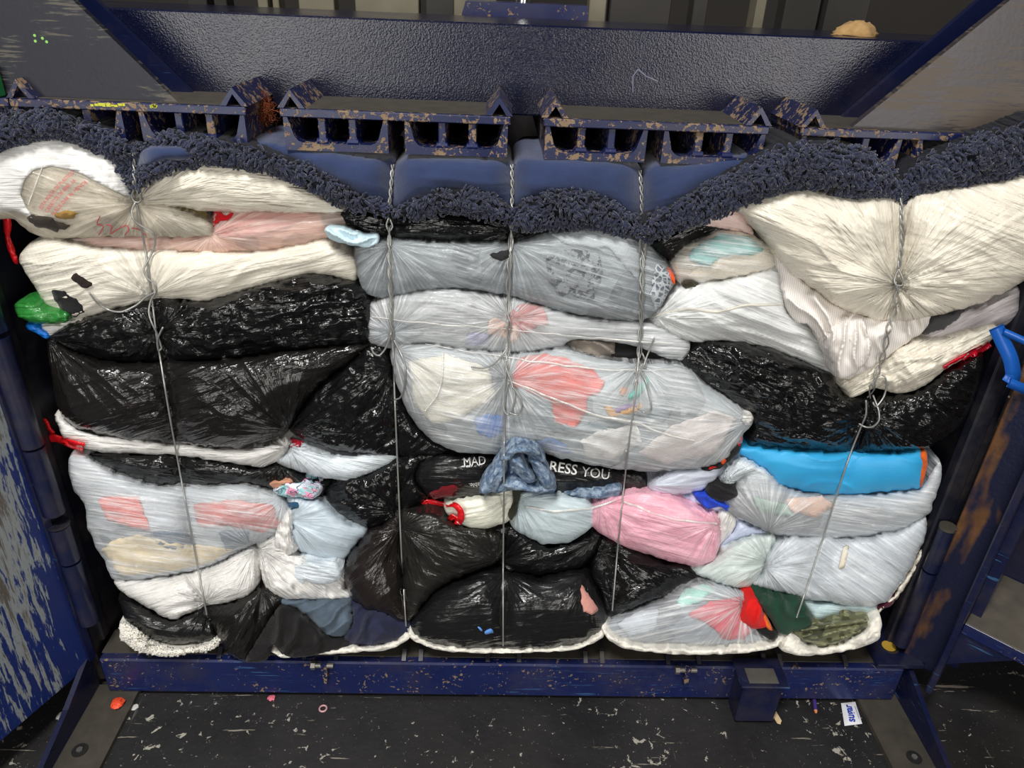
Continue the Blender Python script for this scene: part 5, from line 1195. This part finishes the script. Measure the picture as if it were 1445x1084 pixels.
blob('paper_scrap', 86, 1011, .010, MATS['white_paper'], 'white paper scrap on the floor left of the left foot', 'litter', .12, 5)
blob('pink_scrap', 383, 987, .008, plain('pink_plastic', lin(216, 110, 130), .5), 'small pink scrap on the floor under the front beam', 'litter', .5, 6)
c = atZ(456.0, 1001.0, 0); m = MB()
v = []; f = []; n, k2 = 20, 8
for i in range(n):
    a = 2*math.pi*i/n
    for k in range(k2):
        b = 2*math.pi*k/k2; r = .0085+.0022*math.cos(b); v.append((c[0]+r*math.cos(a), c[1]+r*math.sin(a), .0026+.0022*math.sin(b)))
for i in range(n):
    for k in range(k2): f.append((i*k2+k, ((i+1) % n)*k2+k, ((i+1) % n)*k2+(k+1) % k2, i*k2+(k+1) % k2))
tag(link('plastic_ring', v, f, plain('grey_pink_ring', lin(196, 150, 156), .4)), 'little pinkish ring on the floor under the front beam', 'litter')
a = atZ(1086.0, 996.0, .006); b = atZ(1100.0, 1019.0, .004)
tag(MB().prism([(-.5, -.5), (.5, -.4), (.45, .5), (-.4, .45)], 2, 0, 1, Matrix(((.006, .006, b[0]-a[0], a[0]), (-.004, .009, b[1]-a[1], a[1]), (0, .004, b[2]-a[2], a[2]), (0, 0, 0, 1)))).build('wood_splinter', plain('raw_wood', lin(196, 172, 132), .8)), 'pale wood splinter on the floor below the bracket box', 'litter')
a = atZ(1149.0, 988.0, .005); b = atZ(1151.0, 1003.0, .005)
pen = empty('pen_stub', (a[0], a[1], 0)); tag(pen, 'purple pen stub under the front beam at the right', 'pen')
MB().cyl(a, b, .0045, n=12).build('barrel', plain('purple_plastic', lin(70, 50, 130), .4), pen, True)
d_ = (b-a)/np.linalg.norm(b-a); MB().cyl(b, b+d_*.006, .0045, .0025, n=12).build('tip', plain('orange_tip', lin(206, 130, 80), .5), pen, True)
# sugar sachet
q = [atZ(x, y, .002) for x, y in ((1187.0, 992.0), (1207.0, 990.0), (1217.0, 1021.0), (1192.0, 1024.0))]
sg = empty('sugar_sachet', tuple(np.mean(q, 0)*np.array([1, 1, 0]))); tag(sg, 'white paper sugar sachet lying on the floor near the right foot', 'sachet')
nx, ny = 9, 13; v = []; f = []
for j in range(ny):
    for i in range(nx):
        s, t = i/(nx-1), j/(ny-1); p = (q[0]*(1-s)+q[1]*s)*(1-t)+(q[3]*(1-s)+q[2]*s)*t
        h = .0045*(16*s*(1-s)*t*(1-t))**.6; v.append((p[0], p[1], .0008+h))
nn = len(v); v += [(p[0], p[1], .0003) for p in v]
for j in range(ny-1):
    for i in range(nx-1):
        a = j*nx+i; f.append((a, a+nx, a+nx+1, a+1)); f.append((a+nn, a+nn+1, a+nn+nx+1, a+nn+nx))
link('paper', v, f, plain('white_sachet_paper', lin(228, 230, 234), .6, 0, .03), sg, True)
cu = bpy.data.curves.new('t', 'FONT'); cu.body = 'sugar'; cu.size = 1; cu.offset = .03; cu.shear = .25
ob = bpy.data.objects.new('t', cu); COL.objects.link(ob); dg = bpy.context.evaluated_depsgraph_get(); me = ob.evaluated_get(dg).to_mesh()
co = np.array([x.co[:2] for x in me.vertices]); fc = [tuple(p.vertices) for p in me.polygons]; ob.evaluated_get(dg).to_mesh_clear(); bpy.data.objects.remove(ob); bpy.data.curves.remove(cu)
t = 1-(.08+.80*(co[:, 0]-co[:, 0].min())/np.ptp(co[:, 0])); s = .78-.5*(co[:, 1]-co[:, 1].min())/np.ptp(co[:, 1])
P = [(q[0]*(1-a)+q[1]*a)*(1-b)+(q[3]*(1-a)+q[2]*a)*b+np.array([0, 0, .0045*(16*a*(1-a)*b*(1-b))**.6-.0005]) for a, b in zip(s, t)]
link('lettering', P, fc, plain('blue_print', lin(30, 60, 170), .6), sg, False)
ul = [(q[0]*(1-a)+q[1]*a)*(1-b)+(q[3]*(1-a)+q[2]*a)*b+np.array([0, 0, .0045*(16*a*(1-a)*b*(1-b))**.6-.0002]) for a, b in ((.84, .25), (.85, .45), (.86, .62), (.87, .8))]
vv, ff = tube_verts(ul, .0004, 5); link('underline', vv, ff, MATS['blue_print'], sg, True)
# foam lump on the cross beam, orange fluff between the platen plates
cY = .30; p = at(1212.0, 38.0, cY)
v = []; f = []; n, m = 18, 9; rs = random.Random(9)
for i in range(m+1):
    ph = math.pi/2*i/m
    for k in range(n):
        th = 2*math.pi*k/n; r = .032*math.sin(ph)**.8*(1+.25*math.sin(3*th))*(1+rs.uniform(-.1, .1)); v.append((p[0]+r*math.cos(th)*1.25, cY+r*math.sin(th)*.8, 1.4865+.024*math.cos(ph)**1.5*(1+rs.uniform(-.12, .12))))
for i in range(m):
    for k in range(n): f.append((i*n+k, i*n+(k+1) % n, (i+1)*n+(k+1) % n, (i+1)*n+k))
tag(link('dust_heap', v, f, plain('tan_dust', lin(158, 126, 82), .95, 0, .3, 90, .6)), 'small tan heap of dust on the cross beam at the right', 'dust heap')
c = at(366.0, 158.0, .16); tv_, tf_ = [], []
for k in range(700):
    a = c+np.array([random.gauss(0, .011), random.uniform(-.02, .02), random.gauss(0, .012)]); d = np.array([random.gauss(0, 1), random.gauss(0, .6), random.gauss(.3, 1)]); d = d/np.linalg.norm(d)*.014
    b = np.array([random.gauss(0, .004) for _ in range(3)])
    vv, ff = tube_verts([a, a+d*.5+b, a+d], [.0006, .0005, .0003], 3); nn = len(tv_); tv_ += vv; tf_ += [tuple(i+nn for i in z) for z in ff]
tag(link('orange_fluff', tv_, tf_, cloth('orange_fluff_fibre', lin(132, 62, 26)), None, True), 'tuft of rust-orange fluff caught between the left platen plates', 'fluff', None, 'stuff')

for o in bpy.data.objects:
    if '_org' in o: del o['_org']
